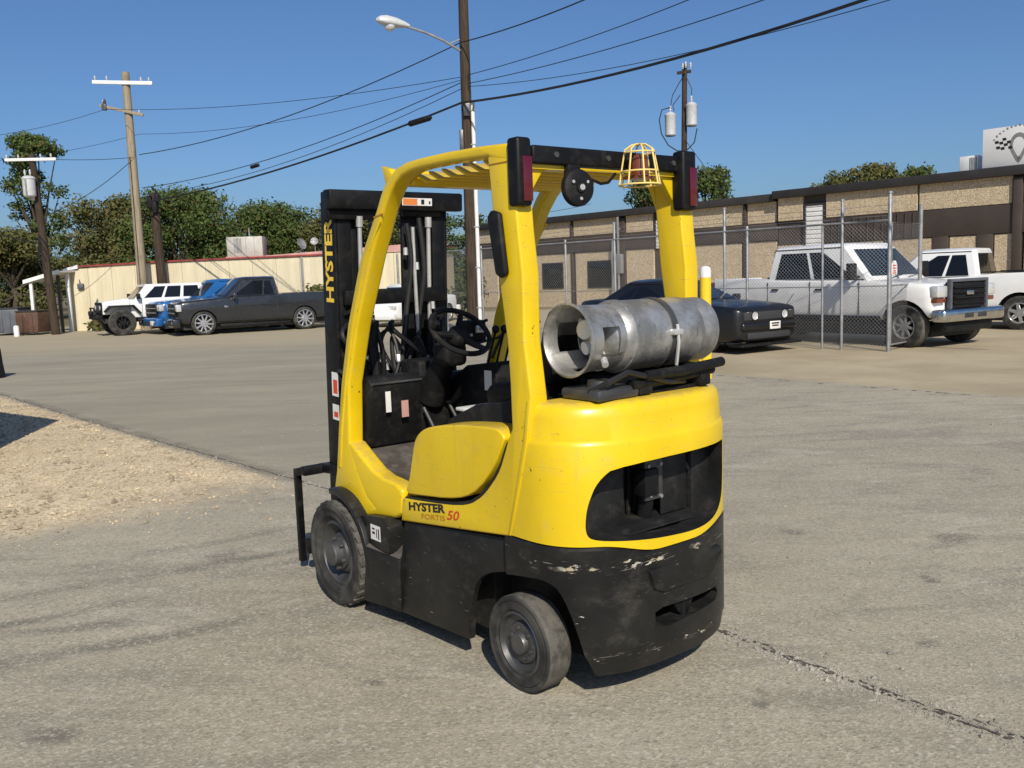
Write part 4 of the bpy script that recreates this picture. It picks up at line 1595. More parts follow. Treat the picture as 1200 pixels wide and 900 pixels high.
TREES = [
    # x, y, h, rx, lobes, mat, label
    (-30.6, 60, 11.9, 2.2, 48, 'leaf_a', 'tall tree rising above the far left utility pole', .38),
    (-36.5, 58, 7.2, 4.0, 44, 'leaf_c', 'dark tree at the far left edge behind the awning', .3),
    (-29.5, 54, 5.4, 3.4, 40, 'leaf_b', 'low olive tree behind the awning and dumpsters', .1),
    (-25.6, 60, 7.7, 3.6, 44, 'leaf_b', 'yellowish green tree left of the tan utility pole', .15),
    (-20.6, 59, 8.0, 4.4, 54, 'leaf_a', 'broad green tree right of the tan utility pole', .15),
    (-15.6, 63, 7.3, 4.0, 44, 'leaf_a', 'green tree behind the rooftop air conditioner', .15),
    (-10.6, 62, 6.9, 3.8, 44, 'leaf_b', 'olive brown tree behind the satellite dish', .15),
    (-6.4, 66, 7.0, 3.6, 36, 'leaf_c', 'dark tree seen behind the forklift mast', .15),
    (-2.6, 64, 6.2, 2.2, 22, 'leaf_a', 'small green tree just left of the street light pole', .2),
    (13.2, 60, 8.3, 2.5, 44, 'leaf_a', 'round green tree behind the roof by the right rear post', .3),
    (9.4, 58, 7.6, 2.6, 44, 'leaf_c', 'dark green tree seen under the forklift roof beam', .3),
    (20.2, 55, 7.3, 2.3, 44, 'leaf_b', 'left small treetop showing over the stone building roof', .3),
    (22.6, 55, 7.6, 2.3, 44, 'leaf_b', 'middle small treetop showing over the stone building roof', .3),
    (25.2, 56, 7.4, 2.0, 36, 'leaf_a', 'right small treetop showing over the stone building roof', .3),
]
for i, (x, y, h, rx, lobes, mt, lab, lo) in enumerate(TREES):
    tree('tree', x, y, h, rx, lobes, mt, lab, 20 + i, crown_lo=lo, leaf=.105, per=360)


def bush(x, y, h, r, mat, label, seed):
    rs = np.random.RandomState(seed)
    t = thing('shrub', (x, y, 0), 0, label, 'shrub')
    cl = [(rs.uniform(-r, r) * .7, rs.uniform(-r, r) * .4, h * rs.uniform(.25, .75), r * rs.uniform(.35, .55)) for _ in range(9)]
    g = MB()
    for q in cl[:5]:
        g.tube([(0, 0, 0), (q[0] * .5, q[1] * .5, q[2] * .6), q[:3]], [.03, .02, .01], 5)
    g.build('stem', 'bark', t)
    c = bpy.data.objects.new('foliage', leaf_mesh('foliage', cl, .10, 420, mat, seed))
    COL.objects.link(c)
    c.parent = t


bush(-17.0, 37.3, .55, .7, 'leaf_b', 'low green weeds at the left foot of the beige wall', 51)
bush(-2.0, 36.2, 2.3, 1.0, 'leaf_c', 'dark shrub beside the street light pole', 52)
bush(-11.6, 36.8, 2.1, 1.3, 'leaf_b', 'shrub along the beige wall behind the blue pickup', 53)
bush(-7.2, 36.9, 1.9, 1.1, 'leaf_b', 'shrub along the beige wall behind the grey pickup bed', 54)

# far woods beyond the trees one can tell apart
rs_ = np.random.RandomState(77)
cl = []
for k in range(170):
    x = rs_.uniform(-75, 10)
    cl.append((x, rs_.uniform(76, 90), rs_.uniform(.5, 5.6) + (1.4 if x < -20 else 0), rs_.uniform(1.2, 2.2)))
ob = bpy.data.objects.new('far_woods', leaf_mesh('far_woods', cl, .22, 110, 'leaf_c', 5))
COL.objects.link(ob)
tag(ob, 'dark line of far trees along the horizon', 'trees', kind='stuff')

# ------------------------------------------------------------------ beige building on the left
bb = thing('beige_building', (-11.0, 38.0, 0), 0, 'long low beige metal building with red roof trim behind the pickups', 'building')
WL, WR = -7.55, 8.2            # local x of the wall's ends


def wall_top(x):
    pts = [(-7.55, 2.50), (-6.3, 2.66), (-3.0, 2.76), (3.4, 2.80), (8.2, 2.90)]
    for (a, za), (b, zb) in zip(pts[:-1], pts[1:]):
        if a <= x <= b:
            return za + (zb - za) * (x - a) / (b - a)
    return pts[-1][1]


k = 0
x = WL
while x < WR - .01:
    x1 = min(x + .985, WR)
    g = MB()
    g.prism([(x + .006, 0), (x1 - .006, 0), (x1 - .006, wall_top(x1)), (x + .006, wall_top(x))], -.02, .10, 'y')
    for j in range(3):           # pressed ribs
        xr = x + .16 + j * .33
        if xr + .05 < x1:
            g.prism([(xr, .02), (xr + .05, .02), (xr + .05, wall_top(xr) - .02), (xr, wall_top(xr) - .02)], -.030, -.018, 'y', .004, 1)
    g.build('siding_panel', 'siding', bb)
    x = x1
g = MB()
g.prism([(WL, 0), (WR, 0), (WR, 2.85), (WL, 2.48)], .101, .14, 'y')
g.box(WL, WL + .14, .10, 9, 0, 2.45)
g.box(WR - .14, WR, .10, 9, 0, 2.85)
g.build('inner_wall', 'siding', bb)
g = MB()
g.prism([(WL + .6, 2.72), (-3.0, 2.81), (3.6, 2.86), (3.6, 2.795), (-3.0, 2.745), (WL + .6, 2.65)], -.10, 0.0, 'y')
g.build('roof_trim', 'red_trim', bb)
g = MB()
g.prism([(.9, 2.865), (8.25, 3.20), (8.25, 2.86), (3.62, 2.78), (.9, 2.83)], -.07, -.001, 'y')
g.build('parapet', 'pink_trim', bb)
g = MB()
g.prism([(WL, 2.52), (WL, 2.60), (WL + .62, 2.75), (WL + .62, 2.60)], -.12, -.02, 'y')
g.build('end_trim', 'white_paint', bb)
g = MB()
v = [(WL - .1, .12, 2.52), (WR + .1, .12, 2.92), (WR + .1, 9.1, 3.25), (WL - .1, 9.1, 2.85)]
g.loft([v, [(a, b, c + .06) for a, b, c in v]])
g.build('roof', 'red_trim', bb)
for (x0, x1, z0, z1) in ((5.2, 5.55, 2.62, 2.74),):
    g = MB()
    g.box(x0, x1, -.06, -.021, z0, z1, .005)
    g.build('vent', 'roof_edge', bb)
g = MB()
for xx in (2.35, 4.3, 6.35, 7.2):
    g.box(xx, xx + .10, -.085, -.046, .05, 2.76, .01)
g.build('downspout', 'trim_grey', bb)
g = MB()
g.prism([(-6.6, 0), (-6.1, 0), (-6.1, .75), (-6.25, 1.35), (-6.5, .8)], -.06, -.046, 'y')
g.build('patch', 'dumpster_grey', bb)
g = MB()
g.box(-7.0, -6.75, -.16, -.046, 1.75, 1.98, .02)
g.tube([(-6.9, -.10, 1.98), (-6.9, -.14, 2.15)], .02, 6)
g.build('wall_lamp', 'dumpster_grey', bb)
# awning with posts at the left end
aw = thing('awning', (-18.7, 36.6, 0), 0, 'small sloping white edged awning at the left end of the beige building', 'awning')
g = MB()
v = [(-.86, 0, 2.06), (.62, 0, 2.44), (.62, 2.2, 2.50), (-.86, 2.2, 2.12)]
g.loft([v, [(a, b, c + .07) for a, b, c in v]])
g.build('awning_roof', 'white_paint', aw)
g = MB()
v = [(-.86, -.04, 2.03), (.62, -.04, 2.41), (.62, -.002, 2.41), (-.86, -.002, 2.03)]
g.loft([v, [(a, b, c + .15) for a, b, c in v]])
g.build('fascia_board', 'white_paint', aw)
for (x, y, z1, w_) in ((-.62, .12, 2.1, .055), (.16, .2, 2.30, .05), (.50, .9, 2.38, .06)):
    g = MB()
    g.box(x - w_, x + w_, y - w_, y + w_, 0, z1, .006)
    g.build('post', 'white_paint', aw)
g = MB()
g.box(.30, .42, .35, .45, 0, 2.34, .005)
g.build('dark_post', 'roof_edge', aw)

# rooftop air conditioner and dish
ac = thing('rooftop_air_conditioner', (-11.1, 38.9, 2.98), R(4), 'boxy tan air conditioner on the roof of the beige building', 'air conditioner')
g = MB()
g.box(-.74, .74, -.5, .5, -.1, .72, .02)
g.build('cabinet', 'hvac', ac)
g = MB()
for k in range(6):
    g.box(-.44 + k * .055, -.41 + k * .055, -.512, -.498, .06, .66)
g.build('louvre', 'trim_grey', ac)
for xx in (-.30, .05, .40):
    g = MB()
    g.box(xx, xx + .012, -.508, -.499, .02, .70)
    g.build('panel_joint', 'trim_grey', ac)
g = MB()
g.box(-.80, .80, -.55, .55, -.18, -.10)
g.build('kerb', 'pink_trim', ac)
g = MB()
g.tube([(.1, .1, .72), (.1, .1, 1.12)], .03, 8)
g.build('vent_pipe', 'galv', ac)
ds = thing('satellite_dish', (-8.75, 38.6, 3.0), R(30), 'small tilted satellite dish on the roof of the beige building', 'satellite dish')
g = MB()
g.tube([(0, 0, -.1), (0, 0, .30)], .025, 8)
g.tube([(0, 0, .05), (-.30, 0, -.05)], .016, 6)
g.tube([(0, 0, .05), (.28, .05, -.05)], .016, 6)
g.tube([(0, -.02, .25), (.10, -.35, .18), (.06, -.5, .22)], .014, 6)
g.build('mount', 'galv', ds)
g = MB()
g.lathe([(.001, 0), (.16, .02), (.22, .055), (.25, .075), (.245, .083), (.21, .066), (.12, .03), (.001, .015)], (0, -.02, .30), (.5, -.8, .35), 24)
g.build('reflector', 'galv', ds)
ds2 = thing('antenna', (-8.2, 38.9, 3.0), R(-50), 'second small dish on the roof right of the satellite dish', 'antenna')
g = MB()
g.tube([(0, 0, -.1), (0, 0, .34)], .02, 8)
g.build('mount', 'galv', ds2)
g = MB()
g.lathe([(.001, 0), (.09, .012), (.17, .04), (.165, .05), (.08, .022), (.001, .012)], (0, -.02, .42), (.75, -.5, .3), 20)
g.build('reflector', 'galv', ds2)

# dumpsters by the awning
for (x, y, rz, w_, h, mt, lab) in ((-20.3, 36.6, .05, .62, 1.05, 'dumpster_grey', 'grey dumpster at the far left beside the awning'), (-18.95, 36.1, -.1, .42, .92, 'dumpster_brown', 'rusty brown dumpster under the awning')):
    d = thing('dumpster', (x, y, 0), rz, lab, 'dumpster', 'dumpsters by the awning')
    g = MB()
    g.prism([(-w_, .1), (-w_ - .06, h * .75), (-w_ - .03, h), (w_ + .03, h), (w_ + .06, h * .75), (w_, .1)], -.55, .55, 'y', .02)
    g.build('bin', mt, d)
    g = MB()
    for xx in (-w_ * .5, 0, w_ * .5):
        g.box(xx - .03, xx + .03, -.58, -.548, .15, h - .08, .006)
    g.build('rib', mt, d)
    g = MB()
    g.box(-w_ - .05, w_ + .05, -.58, .58, h, h + .05, .015)
    g.build('lid', 'roof_edge', d)
    for xx in (-w_ * .7, w_ * .7):
        g = MB()
        g.tube([(xx - .03, -.45, .06), (xx + .03, -.45, .06)], .06, 10)
        g.build('caster', 'rubber', d)
for i, (x, y, h) in enumerate(((-19.15, 35.0, .42),)):
    g = MB()
    g.lathe([(.001, 0), (.10, 0), (.10, h - .05), (.07, h), (.001, h)], (x, y, 0), (0, 0, 1), 14)
    tag(g.build('guard_post', 'white_paint'), 'stubby white guard post in front of the rusty dumpster', 'post')
g = MB()
g.lathe([(.001, 0), (.31, 0), (.30, .06), (.275, .3), (.262, .55), (.24, .62), (.10, .65), (.001, .65)], (-10.36, 17.75, 0), (0, 0, 1), 24)
tag(g.build('trash_drum', 'plastic_black'), 'black drum cut off by the left edge of the picture', 'drum')
# container-shaped stand-in added out of view at left to cast the wedge shadow
ct = thing('shadow_stand_in', (-7.72, 8.42, 0), R(143), 'grey container-shaped stand-in outside the left edge, added to cast the dark shadow', 'container')
g = MB()
g.box(-2.2, 2.2, -1.2, 1.2, .12, 2.75, .02)
g.build('shell', 'container', ct)
g = MB()
for k in range(16):
    xx = -2.05 + k * .27
    g.box(xx, xx + .12, -1.225, -1.199, .25, 2.6, .008, 1)
    g.box(xx, xx + .12, 1.199, 1.225, .25, 2.6, .008, 1)
g.build('corrugation', 'container', ct)
g = MB()
for sx in (-2.2, 2.05):
    for sy in (-1.2, 1.05):
        g.box(sx, sx + .15, sy, sy + .15, 0, .12)
g.build('corner_foot', 'roof_edge', ct)

# ------------------------------------------------------------------ stone panelled building on the right
SBX, SBY = 16.56, 29.24
ang = math.atan2(.7515, -.6597)
sb = thing('stone_building', (SBX, SBY, 0), ang, 'low stone panelled building with brown band and dark roof edge on the right', 'building')
U0, U1, US = -9.0, 28.5, 8.95         # near end (out of frame), far end, step in the facade
g = MB()
g.box(U0, US, -9, -.16, 0, 4.3)
g.box(US, U1, -9, -.30, 0, 4.2)
g.build('core_wall', 'brown_fascia', sb)


def panels(us, y0, y1, z0, z1, gap=.035):
    for a, b in zip(us[:-1], us[1:]):
        g = MB()
        g.box(a + gap, b - gap, y0, y1, z0, z1, .012, 1)
        g.build('wall_panel', 'stone', sb)


panels([-9, -6, -3, 0.0], -.17, -.05, 3.42, 4.31)
panels([.30, 3.38, 6.9], -.17, -.05, 3.42, 4.31)
panels([7.8, US], -.17, -.05, 3.42, 4.31)
panels([US + .1, 10.45], -.31, -.20, 3.40, 4.23)
panels([10.60, 13.9], -.31, -.20, 3.40, 4.23)
panels([15.35, 17.0], -.31, -.20, 3.40, 4.23)
panels([17.5, 20.40], -.31, -.20, 3.48, 4.23)
panels([20.55, 24.3, U1], -.31, -.20, 3.48, 4.23)
# lower panels
for (a, b) in ((-9, -6.1), (-5.9, -3.1), (-2.9, -.05), (.30, .86), (1.40, 2.30), (2.86, 4.4), (4.6, 6.9), (7.8, US)):
    panels([a, b], -.17, -.06, .0, 2.46, .01)
for (a, b) in ((US + .1, 10.4), (10.7, 13.9), (15.35, 17.0), (17.6, 20.3), (20.6, 23.3), (23.5, 26), (26.2, U1)):
    panels([a, b], -.31, -.21, 0, 2.68, .01)
# band, columns, fascia
g = MB()
g.box(U0, 6.95, -.16, -.02, 2.48, 3.40, .012)
g.build('brown_band', 'brown_fascia', sb)
g = MB()
g.box(US + .05, 13.95, -.30, -.15, 2.70, 3.38, .012)
g.box(15.3, U1, -.30, -.15, 2.70, 3.46, .012)
g.build('brown_band', 'brown_fascia', sb)
for k in range(12):                          # standing seams in the band seen behind the fence
    g = MB()
    u = 3.5 + k * .28
    g.box(u, u + .03, -.02, .02, 2.50, 3.38)
    g.build('band_seam', 'brown_fascia', sb)
for (a, b, z1) in ((.88, 1.38, 2.479), (2.32, 2.84, 2.479), (4.42, 4.58, 2.479)):
    g = MB()
    g.box(a, b, -.165, -.012, 0, z1, .01)
    g.build('column', 'brown_fascia', sb)
g = MB()
g.box(.01, .28, -.165, .05, 0, 4.22, .012)
g.build('column', 'brown_fascia', sb)
for u in (10.46, 20.42, 17.02):
    g = MB()
    g.box(u, u + (.13 if u != 17.02 else .46), -.305, -.14, 0, 4.13, .01)
    g.build('column', 'brown_fascia', sb)
g = MB()
g.box(U0, US + .12, -.5, .16, 4.30, 4.60, .02)
g.box(US + .12, U1, -.6, .02, 4.22, 4.52, .02)
g.build('roof_fascia', 'roof_edge', sb)
g = MB()
g.box(U0, US + .11, -9.1, -.5, 4.25, 4.50)
g.box(US + .13, U1, -9.1, -.6, 4.15, 4.42)
g.build('roof', 'roof_edge', sb)
for (a, b, z0, z1, y) in ((6.98, 7.72, .05, 3.92, -.10), (14.0, 15.22, 2.66, 3.90, -.24)):
    g = MB()
    g.box(a, b, y - .08, y + .02, z0, z1)
    dr = g.build('roll_door', 'white_paint', sb)
    g = MB()
    zz = z0 + .08
    while zz < z1 - .05:
        g.box(a + .03, b - .03, y + .019, y + .045, zz, zz + .13, .012, 1)
        zz += .17
    g.build('door_slat', 'white_paint', dr)
    g = MB()
    g.box(a - .08, a - .001, y - .08, y + .06, z0, z1 + .08)
    g.box(b + .001, b + .08, y - .08, y + .06, z0, z1 + .08)
    g.box(a, b, y - .08, y + .06, z1 + .001, z1 + .08)
    g.build('door_frame', 'roof_edge', dr)
# windows low in the far part
for (a, b) in ((18.0, 19.4), (21.2, 22.6)):
    g = MB()
    g.box(a, b, -.23, -.19, 1.0, 2.2, .01)
    w_ = g.build('window', 'glass', sb)
    g = MB()
    g.box(a - .06, a, -.24, -.17, .95, 2.25)
    g.box(b, b + .06, -.24, -.17, .95, 2.25)
    g.box(a, b, -.24, -.17, 2.2, 2.25)
    g.box(a, b, -.24, -.17, .95, 1.0)
    g.build('frame', 'roof_edge', w_)
g = MB()
g.tube([(17.25, .05, 0), (17.25, .05, 4.2)], .06, 8)
g.tube([(17.6, .05, 0), (17.6, .05, 3.2)], .05, 8)
g.box(17.05, 17.5, -.1, .12, 1.6, 2.5, .02)
g.build('conduit_riser', 'trim_grey', sb)

# rooftop unit and sign board
ru = thing('rooftop_unit', (SBX - .6597 * 1.78 + .7515 * .5, SBY + .7515 * 1.78 + .6597 * .5, 4.58), ang, 'small white rooftop unit left of the sign board', 'air conditioner')
g = MB()
g.box(-.30, .30, -.3, .3, 0, .52, .02)
g.build('cabinet', 'white_paint', ru)
g = MB()
for k in range(5):
    g.box(-.26 + k * .05, -.235 + k * .05, .298, .312, .06, .46)
g.build('louvre', 'trim_grey', ru)
sg = thing('sign_board', (SBX, SBY, 0), ang, 'white roof sign board with checkered flag and round badge at right edge', 'sign')
g = MB()
g.box(-2.6, 1.27, -.10, .0, 4.62, 5.86, .008)
g.build('board', 'sign_white', sg)
g = MB()
for u in (1.15, -.4, -2.0):
    g.box(u - .04, u + .04, -.20, -.105, 4.5, 5.6)
g.build('strut', 'dark_steel', sg)
# faces the street: local +y, so text runs towards -x
fy = .003


def sign_poly(g, pts):
    g.poly([(u, fy, z) for u, z in pts])


g = MB()
FU, FZ, cs, cz = .90, 5.44, .115, .088
for i in range(4):
    for j in range(4):
        if (i + j) % 2 == 0:
            u0 = FU - i * cs - j * .022
            z0 = FZ + .05 * math.sin(i * .9) - j * cz + i * .012
            sign_poly(g, [(u0, z0), (u0 - cs, z0 + .012), (u0 - cs - .02, z0 + .012 - cz), (u0 - .02, z0 - cz)])
g.build('checkered_flag', 'decal_black', sg)
g = MB()
CU, CZ = .17, 5.26
N = 30
for k in range(N):
    a0, a1 = 2 * math.pi * k / N, 2 * math.pi * (k + 1) / N
    def rp(a, r1):
        s_ = 1.0 + .55 * max(0, -math.sin(a)) ** 6
        return (CU - r1 * .74 * math.cos(a), CZ + r1 * s_ * math.sin(a))
    sign_poly(g, [rp(a0, .37), rp(a1, .37), rp(a1, .24), rp(a0, .24)])
sign_poly(g, [(CU + .06, CZ - .40), (CU - .06, CZ - .40), (CU, CZ - .60)])
g.build('badge', 'trim_grey', sg)
g = MB()
for k in range(16):
    a = R(152 - k * 7.6)
    rr = .95
    u, z = CU + .02 - rr * 1.0 * math.cos(math.pi - a) * -1, CZ - .38 + rr * math.sin(a)
    u = CU - rr * math.cos(math.pi - a) * 1.0
    w_, h_ = .030, .045 + .012 * (k % 3)
    sign_poly(g, [(u + w_, z), (u - w_, z), (u - w_, z + h_), (u + w_, z + h_)])
g.build('arched_lettering', 'trim_grey', sg)

# ------------------------------------------------------------------ utility poles, street light, wires
def pole_mesh(g, a, b, r0, r1, n=12):
    a, b = Vector(a), Vector(b)
    k = 7
    g.tube([a + (b - a) * i / k for i in range(k + 1)], [r0 + (r1 - r0) * i / k for i in range(k + 1)], n)


def insulator(parent, p, h=.14, r=.045):
    g = MB()
    g.lathe([(.001, h), (r * .5, h), (r * .55, h * .8), (r, h * .7), (r * .6, h * .5), (r, h * .38), (r * .5, h * .2), (r * .4, 0), (.001, 0)], p, (0, 0, 1), 10)
    return g.build('insulator', 'porcelain', parent)


# dark pole at the far left, with white crossarm and transformer
p1 = thing('utility_pole', (-17.87, 35.5, 0), 0, 'dark utility pole at the far left with white crossarm and transformer', 'utility pole', 'utility poles')
g = MB()
pole_mesh(g, (0, 0, -.2), (-.30, 0, 6.95), .17, .12)
g.build('pole', 'wood_dark', p1)
g = MB()
g.box(-1.36, .60, -.17, -.10, 6.68, 6.79, .01, mat=Matrix.Rotation(R(.8), 4, 'Y'))
g.build('crossarm', 'white_paint', p1)
for xx in (-1.2, -.75, .1, .5):
    insulator(p1, (xx, -.13, 6.80))
g = MB()
g.lathe([(.001, 0), (.16, .0), (.22, .05), (.23, .10), (.23, .66), (.25, .68), (.25, .72), (.17, .79), (.001, .82)], (-.33, -.34, 5.30), (0, 0, 1), 20)
g.box(-.42, -.26, -.12, -.05, 5.2, 6.0)
tr = g.build('transformer', 'transformer', p1)
for k in range(2):
    insulator(tr, (-.45 + k * .2, -.34, 6.12), .22, .05)
g = MB()
g.box(-.36, -.30, -.60, -.565, 5.38, 5.98, .01)
g.build('cooling_fin', 'trim_grey', tr)
g = MB()
for k in range(5):
    g.tube([(-.15 + k * .05, -.18, 2.3 + k * .3), (-.3 + k * .06, -.25, 2.9 + k * .2), (-.25, -.14, 3.9)], .018, 5)
g.build('service_cables', 'wire', p1)

# tan pole with two crossarms
p2 = thing('utility_pole', (-14.93, 37.0, 0), 0, 'tall tan wooden utility pole with white top crossarm behind the jeep', 'utility pole', 'utility poles')
g = MB()
pole_mesh(g, (0, 0, -.2), (.02, 0, 10.22), .21, .145)
g.build('pole', 'wood_grey', p2)
g = MB()
g.box(-1.25, 1.12, -.20, -.13, 9.72, 9.86, .01, mat=Matrix.Translation((.02, 0, 9.79)) @ Matrix.Rotation(R(3.0), 4, 'Y') @ Matrix.Translation((-.02, 0, -9.79)))
g.build('crossarm', 'white_paint', p2)
g = MB()
g.box(-1.07, 0.69, -.22, -.15, 8.62, 8.73, .01, mat=Matrix.Translation((.02, 0, 8.67)) @ Matrix.Rotation(R(14), 4, 'Y') @ Matrix.Translation((-.02, 0, -8.67)))
g.build('crossarm', 'wood_grey', p2)
for (xx, zz) in ((-1.14, 9.93), (-.68, 9.91), (.67, 9.82), (.98, 9.80), (-.90, 9.0), (.50, 8.57)):
    insulator(p2, (xx, -.15, zz), .16, .05)
g = MB()
g.lathe([(.001, 0), (.06, 0), (.07, .2), (.03, .32), (.001, .32)], (-.84, -.19, 8.86), (.2, -.3, 1), 10)
g.box(-0.92, -0.75, -.29, -.16, 8.74, 8.98, .02)
g.build('fuse_cutout', 'dark_steel', p2)
g = MB()
g.tube([(.0, -.20, 6.9), (.0, -.21, 4.9), (0, -.22, .1)], .015, 6)
g.build('ground_wire', 'wire', p2)
# short butt pole strapped next to it
p3 = thing('utility_pole', (-14.20, 37.3, 0), 0, 'short dark stub pole standing against the tan utility pole', 'utility pole', 'utility poles')
g = MB()
pole_mesh(g, (0, 0, -.2), (-.10, 0, 5.5), .21, .17)
g.build('pole', 'wood_dark', p3)
g = MB()
for (x, z, h) in ((-.2, 4.9, .5), (-.02, 4.7, .45), (.10, 5.15, .3)):
    g.box(x - .08, x + .10, -.30, -.14, z, z + h, .02)
g.tube([(-.1, -.2, 4.6), (.2, -.3, 5.0), (.15, -.25, 5.5), (-.1, -.2, 5.75)], .03, 6)
g.build('cable_boxes', 'plastic_black', p3)

# centre pole with street light
p4 = thing('utility_pole', (-1.02, 25.0, 0), 0, 'dark wooden pole with street light rising behind the forklift', 'utility pole', 'utility poles')
g = MB()
pole_mesh(g, (0, 0, -.2), (.10, 0, 11.5), .165, .12, 14)
g.build('pole', 'wood_dark', p4)
g = MB()
g.tube([(.20, -.05, 0), (.215, -.05, 3.0), (.22, -.05, 6.25)], .055, 10)
g.build('conduit', 'white_paint', p4)
g = MB()
for z in (.8, 1.9, 3.0, 4.1, 5.2, 6.1):
    g.box(-.02, .285, -.11, -.03, z, z + .03)
g.build('conduit_strap', 'galv', p4)
g = MB()
g.box(-.02, .16, -.24, -.13, 5.95, 6.30, .01)
g.box(-.16, -.05, -.2, -.1, 4.9, 5.6, .01)
g.tube([(.14, -.1, 6.25), (.26, -.12, 6.35), (.24, -.1, 6.1)], .03, 6)
g.build('clamp', 'dark_steel', p4)
lamp = thing('street_light', (-1.02, 25.0, 0), 0, 'silver cobra head street light on an arm from the pole behind the forklift', 'street light')
g = MB()
g.tube([(-.05, -.12, 7.66), (-.45, -.30, 7.88), (-.9, -.50, 8.05), (-1.38, -.70, 8.17)], .033, 10)
g.tube([(-.05, -.12, 7.95), (-.30, -.22, 7.83)], .02, 6)
g.build('arm', 'galv', lamp)
g = MB()
prof = [(-1.30, .05, .05), (-1.42, .10, .10), (-1.62, .17, .16), (-1.85, .19, .18), (-2.02, .15, .14), (-2.12, .05, .06)]
rings = []
for (x, w_, h_) in prof:
    yy = -.68 - (-1.34 - x) * .42
    zc = 8.185 + (-1.34 - x) * .10
    rings.append([(x, yy + w_ * math.cos(2 * math.pi * k / 14), zc + h_ * math.sin(2 * math.pi * k / 14) * (1.0 if math.sin(2 * math.pi * k / 14) > 0 else .55)) for k in range(14)])
g.loft(rings)
g.build('lamp_head', 'transformer', lamp)
g = MB()
g.ball((-1.80, -.88, 8.15), .15, .12, .13, 14, 8)
g.build('lamp_glass', 'lens_clear', lamp)

# far right pole with transformers
p5 = thing('utility_pole', (9.28, 48.0, 0), 0, 'far utility pole with two grey transformers above the right rear post', 'utility pole', 'utility poles')
g = MB()
pole_mesh(g, (0, 0, -.2), (.20, 0, 12.2), .19, .13)
g.build('pole', 'wood_dark', p5)
g = MB()
g.box(-.75, 1.0, -.06, .06, 11.72, 11.88, .01, mat=Matrix.Translation((.2, 0, 11.8)) @ Matrix.Rotation(R(58), 4, 'Z') @ Matrix.Rotation(R(-12), 4, 'Y') @ Matrix.Translation((-.2, 0, -11.8)))
g.build('crossarm', 'wood_dark', p5)
for (xx, zz) in ((.05, 11.88), (.2, 11.95), (.45, 11.9)):
    insulator(p5, (xx, -.3, zz), .3, .07)
for (xx, yy, zz) in ((-.62, -.25, 8.55), (.46, -.35, 9.0)):
    g = MB()
    g.lathe([(.001, 0), (.22, 0), (.28, .06), (.28, 1.0), (.30, 1.04), (.30, 1.08), (.16, 1.2), (.001, 1.22)], (xx, yy, zz), (0, 0, 1), 18)
    tr = g.build('transformer', 'transformer', p5)
    insulator(tr, (xx, yy, zz + 1.2), .34, .08)
g = MB()
g.tube([(-.62, -.3, 10.0), (-1.05, -.3, 9.9), (-1.2, -.3, 9.4), (-1.1, -.3, 8.7), (-.75, -.3, 8.1), (-.3, -.3, 7.8), (.2, -.2, 7.8), (.6, -.3, 8.2), (.75, -.3, 8.9)], .030, 6)
g.tube([(.2, -.2, 11.7), (-.15, -.3, 11.2), (-.5, -.3, 10.6), (-.6, -.3, 10.1)], .022, 6)
g.tube([(.25, -.2, 11.5), (.5, -.3, 10.9), (.46, -.35, 10.5)], .022, 6)
g.tube([(-.1, -.3, 10.6), (-.5, -.35, 10.1), (-.42, -.3, 9.8)], .022, 6)
g.build('jumper_cable', 'wire', p5)


def wire(label, pts, r, sag, n=14, ends=None):
    """hanging cable through the given supports"""
    g = MB()
    path = []
    for i in range(len(pts) - 1):
        a, b = Vector(pts[i]), Vector(pts[i + 1])
        s = sag[i] if isinstance(sag, (list, tuple)) else sag
        for k in range(n):
            t = k / n
            p = a.lerp(b, t)
            p.z -= 4 * s * t * (1 - t)
            path.append(p)
    path.append(Vector(pts[-1]))
    g.tube(path, r, 6)
    o = g.build('overhead_wire', 'wire')
    tag(o, label, 'wire', 'overhead wires')
    return o


wire('thick overhead wire from tan pole up to the street light pole and beyond', [(-14.58, 36.89, 7.00), (-1.05, 24.85, 7.86), (1.9, 20.0, 7.46), (7.0, 12.0, 6.9)], .016, [.42, .06, .2])
hv = wire('heaviest black cable slung from lower tan pole past the street light pole', [(-14.63, 36.83, 5.09), (-1.08, 24.8, 6.30), (5.95, 15.0, 5.86), (10, 9.3, 5.6)], .030, [.30, .22, .1])
wire('upper of the paired wires left of the street light pole', [(-14.58, 36.89, 5.69), (-1.10, 24.85, 6.82)], .013, .42)
wire('lower of the paired wires left of the street light pole', [(-14.46, 37.00, 5.43), (-1.10, 24.85, 6.66)], .010, .46)
wire('top thin wire leaving the street light pole to the right', [(-.90, 24.85, 7.02), (3.9, 17.0, 6.66), (8, 10.3, 6.3)], .010, .1)
wire('second thin wire leaving the street light pole to the right', [(-.90, 24.85, 6.80), (4.9, 16.0, 6.28), (9, 9.9, 6.1)], .010, .12)
wire('lowest thin wire leaving the street light pole to the right', [(-.90, 24.85, 6.72), (6.6, 15.0, 5.90), (10.5, 9.8, 5.6)], .008, .25)
wire('faint upper far wire running left from the street light pole', [(-1.10, 24.9, 6.98), (-15.81, 37.00, 8.83), (-24.0, 41.0, 8.55)], .009, [.28, .2])
wire('faint lower far wire running left from the street light pole', [(-1.10, 24.9, 6.90), (-14.52, 37.00, 7.82), (-24.0, 41.0, 7.5)], .008, [.36, .2])
wire('short level wire between the dark far left pole and the tan pole', [(-17.3, 35.4, 6.72), (-14.80, 36.89, 6.90)], .011, .05)
wire('steep service wire from the tan pole down to the dark far left pole', [(-14.80, 36.89, 6.87), (-17.9, 35.3, 4.55)], .013, .25)
wire('brown service wire from the far left edge to the dark pole', [(-23.0, 37.0, 4.9), (-18.0, 35.4, 3.55)], .020, .12)
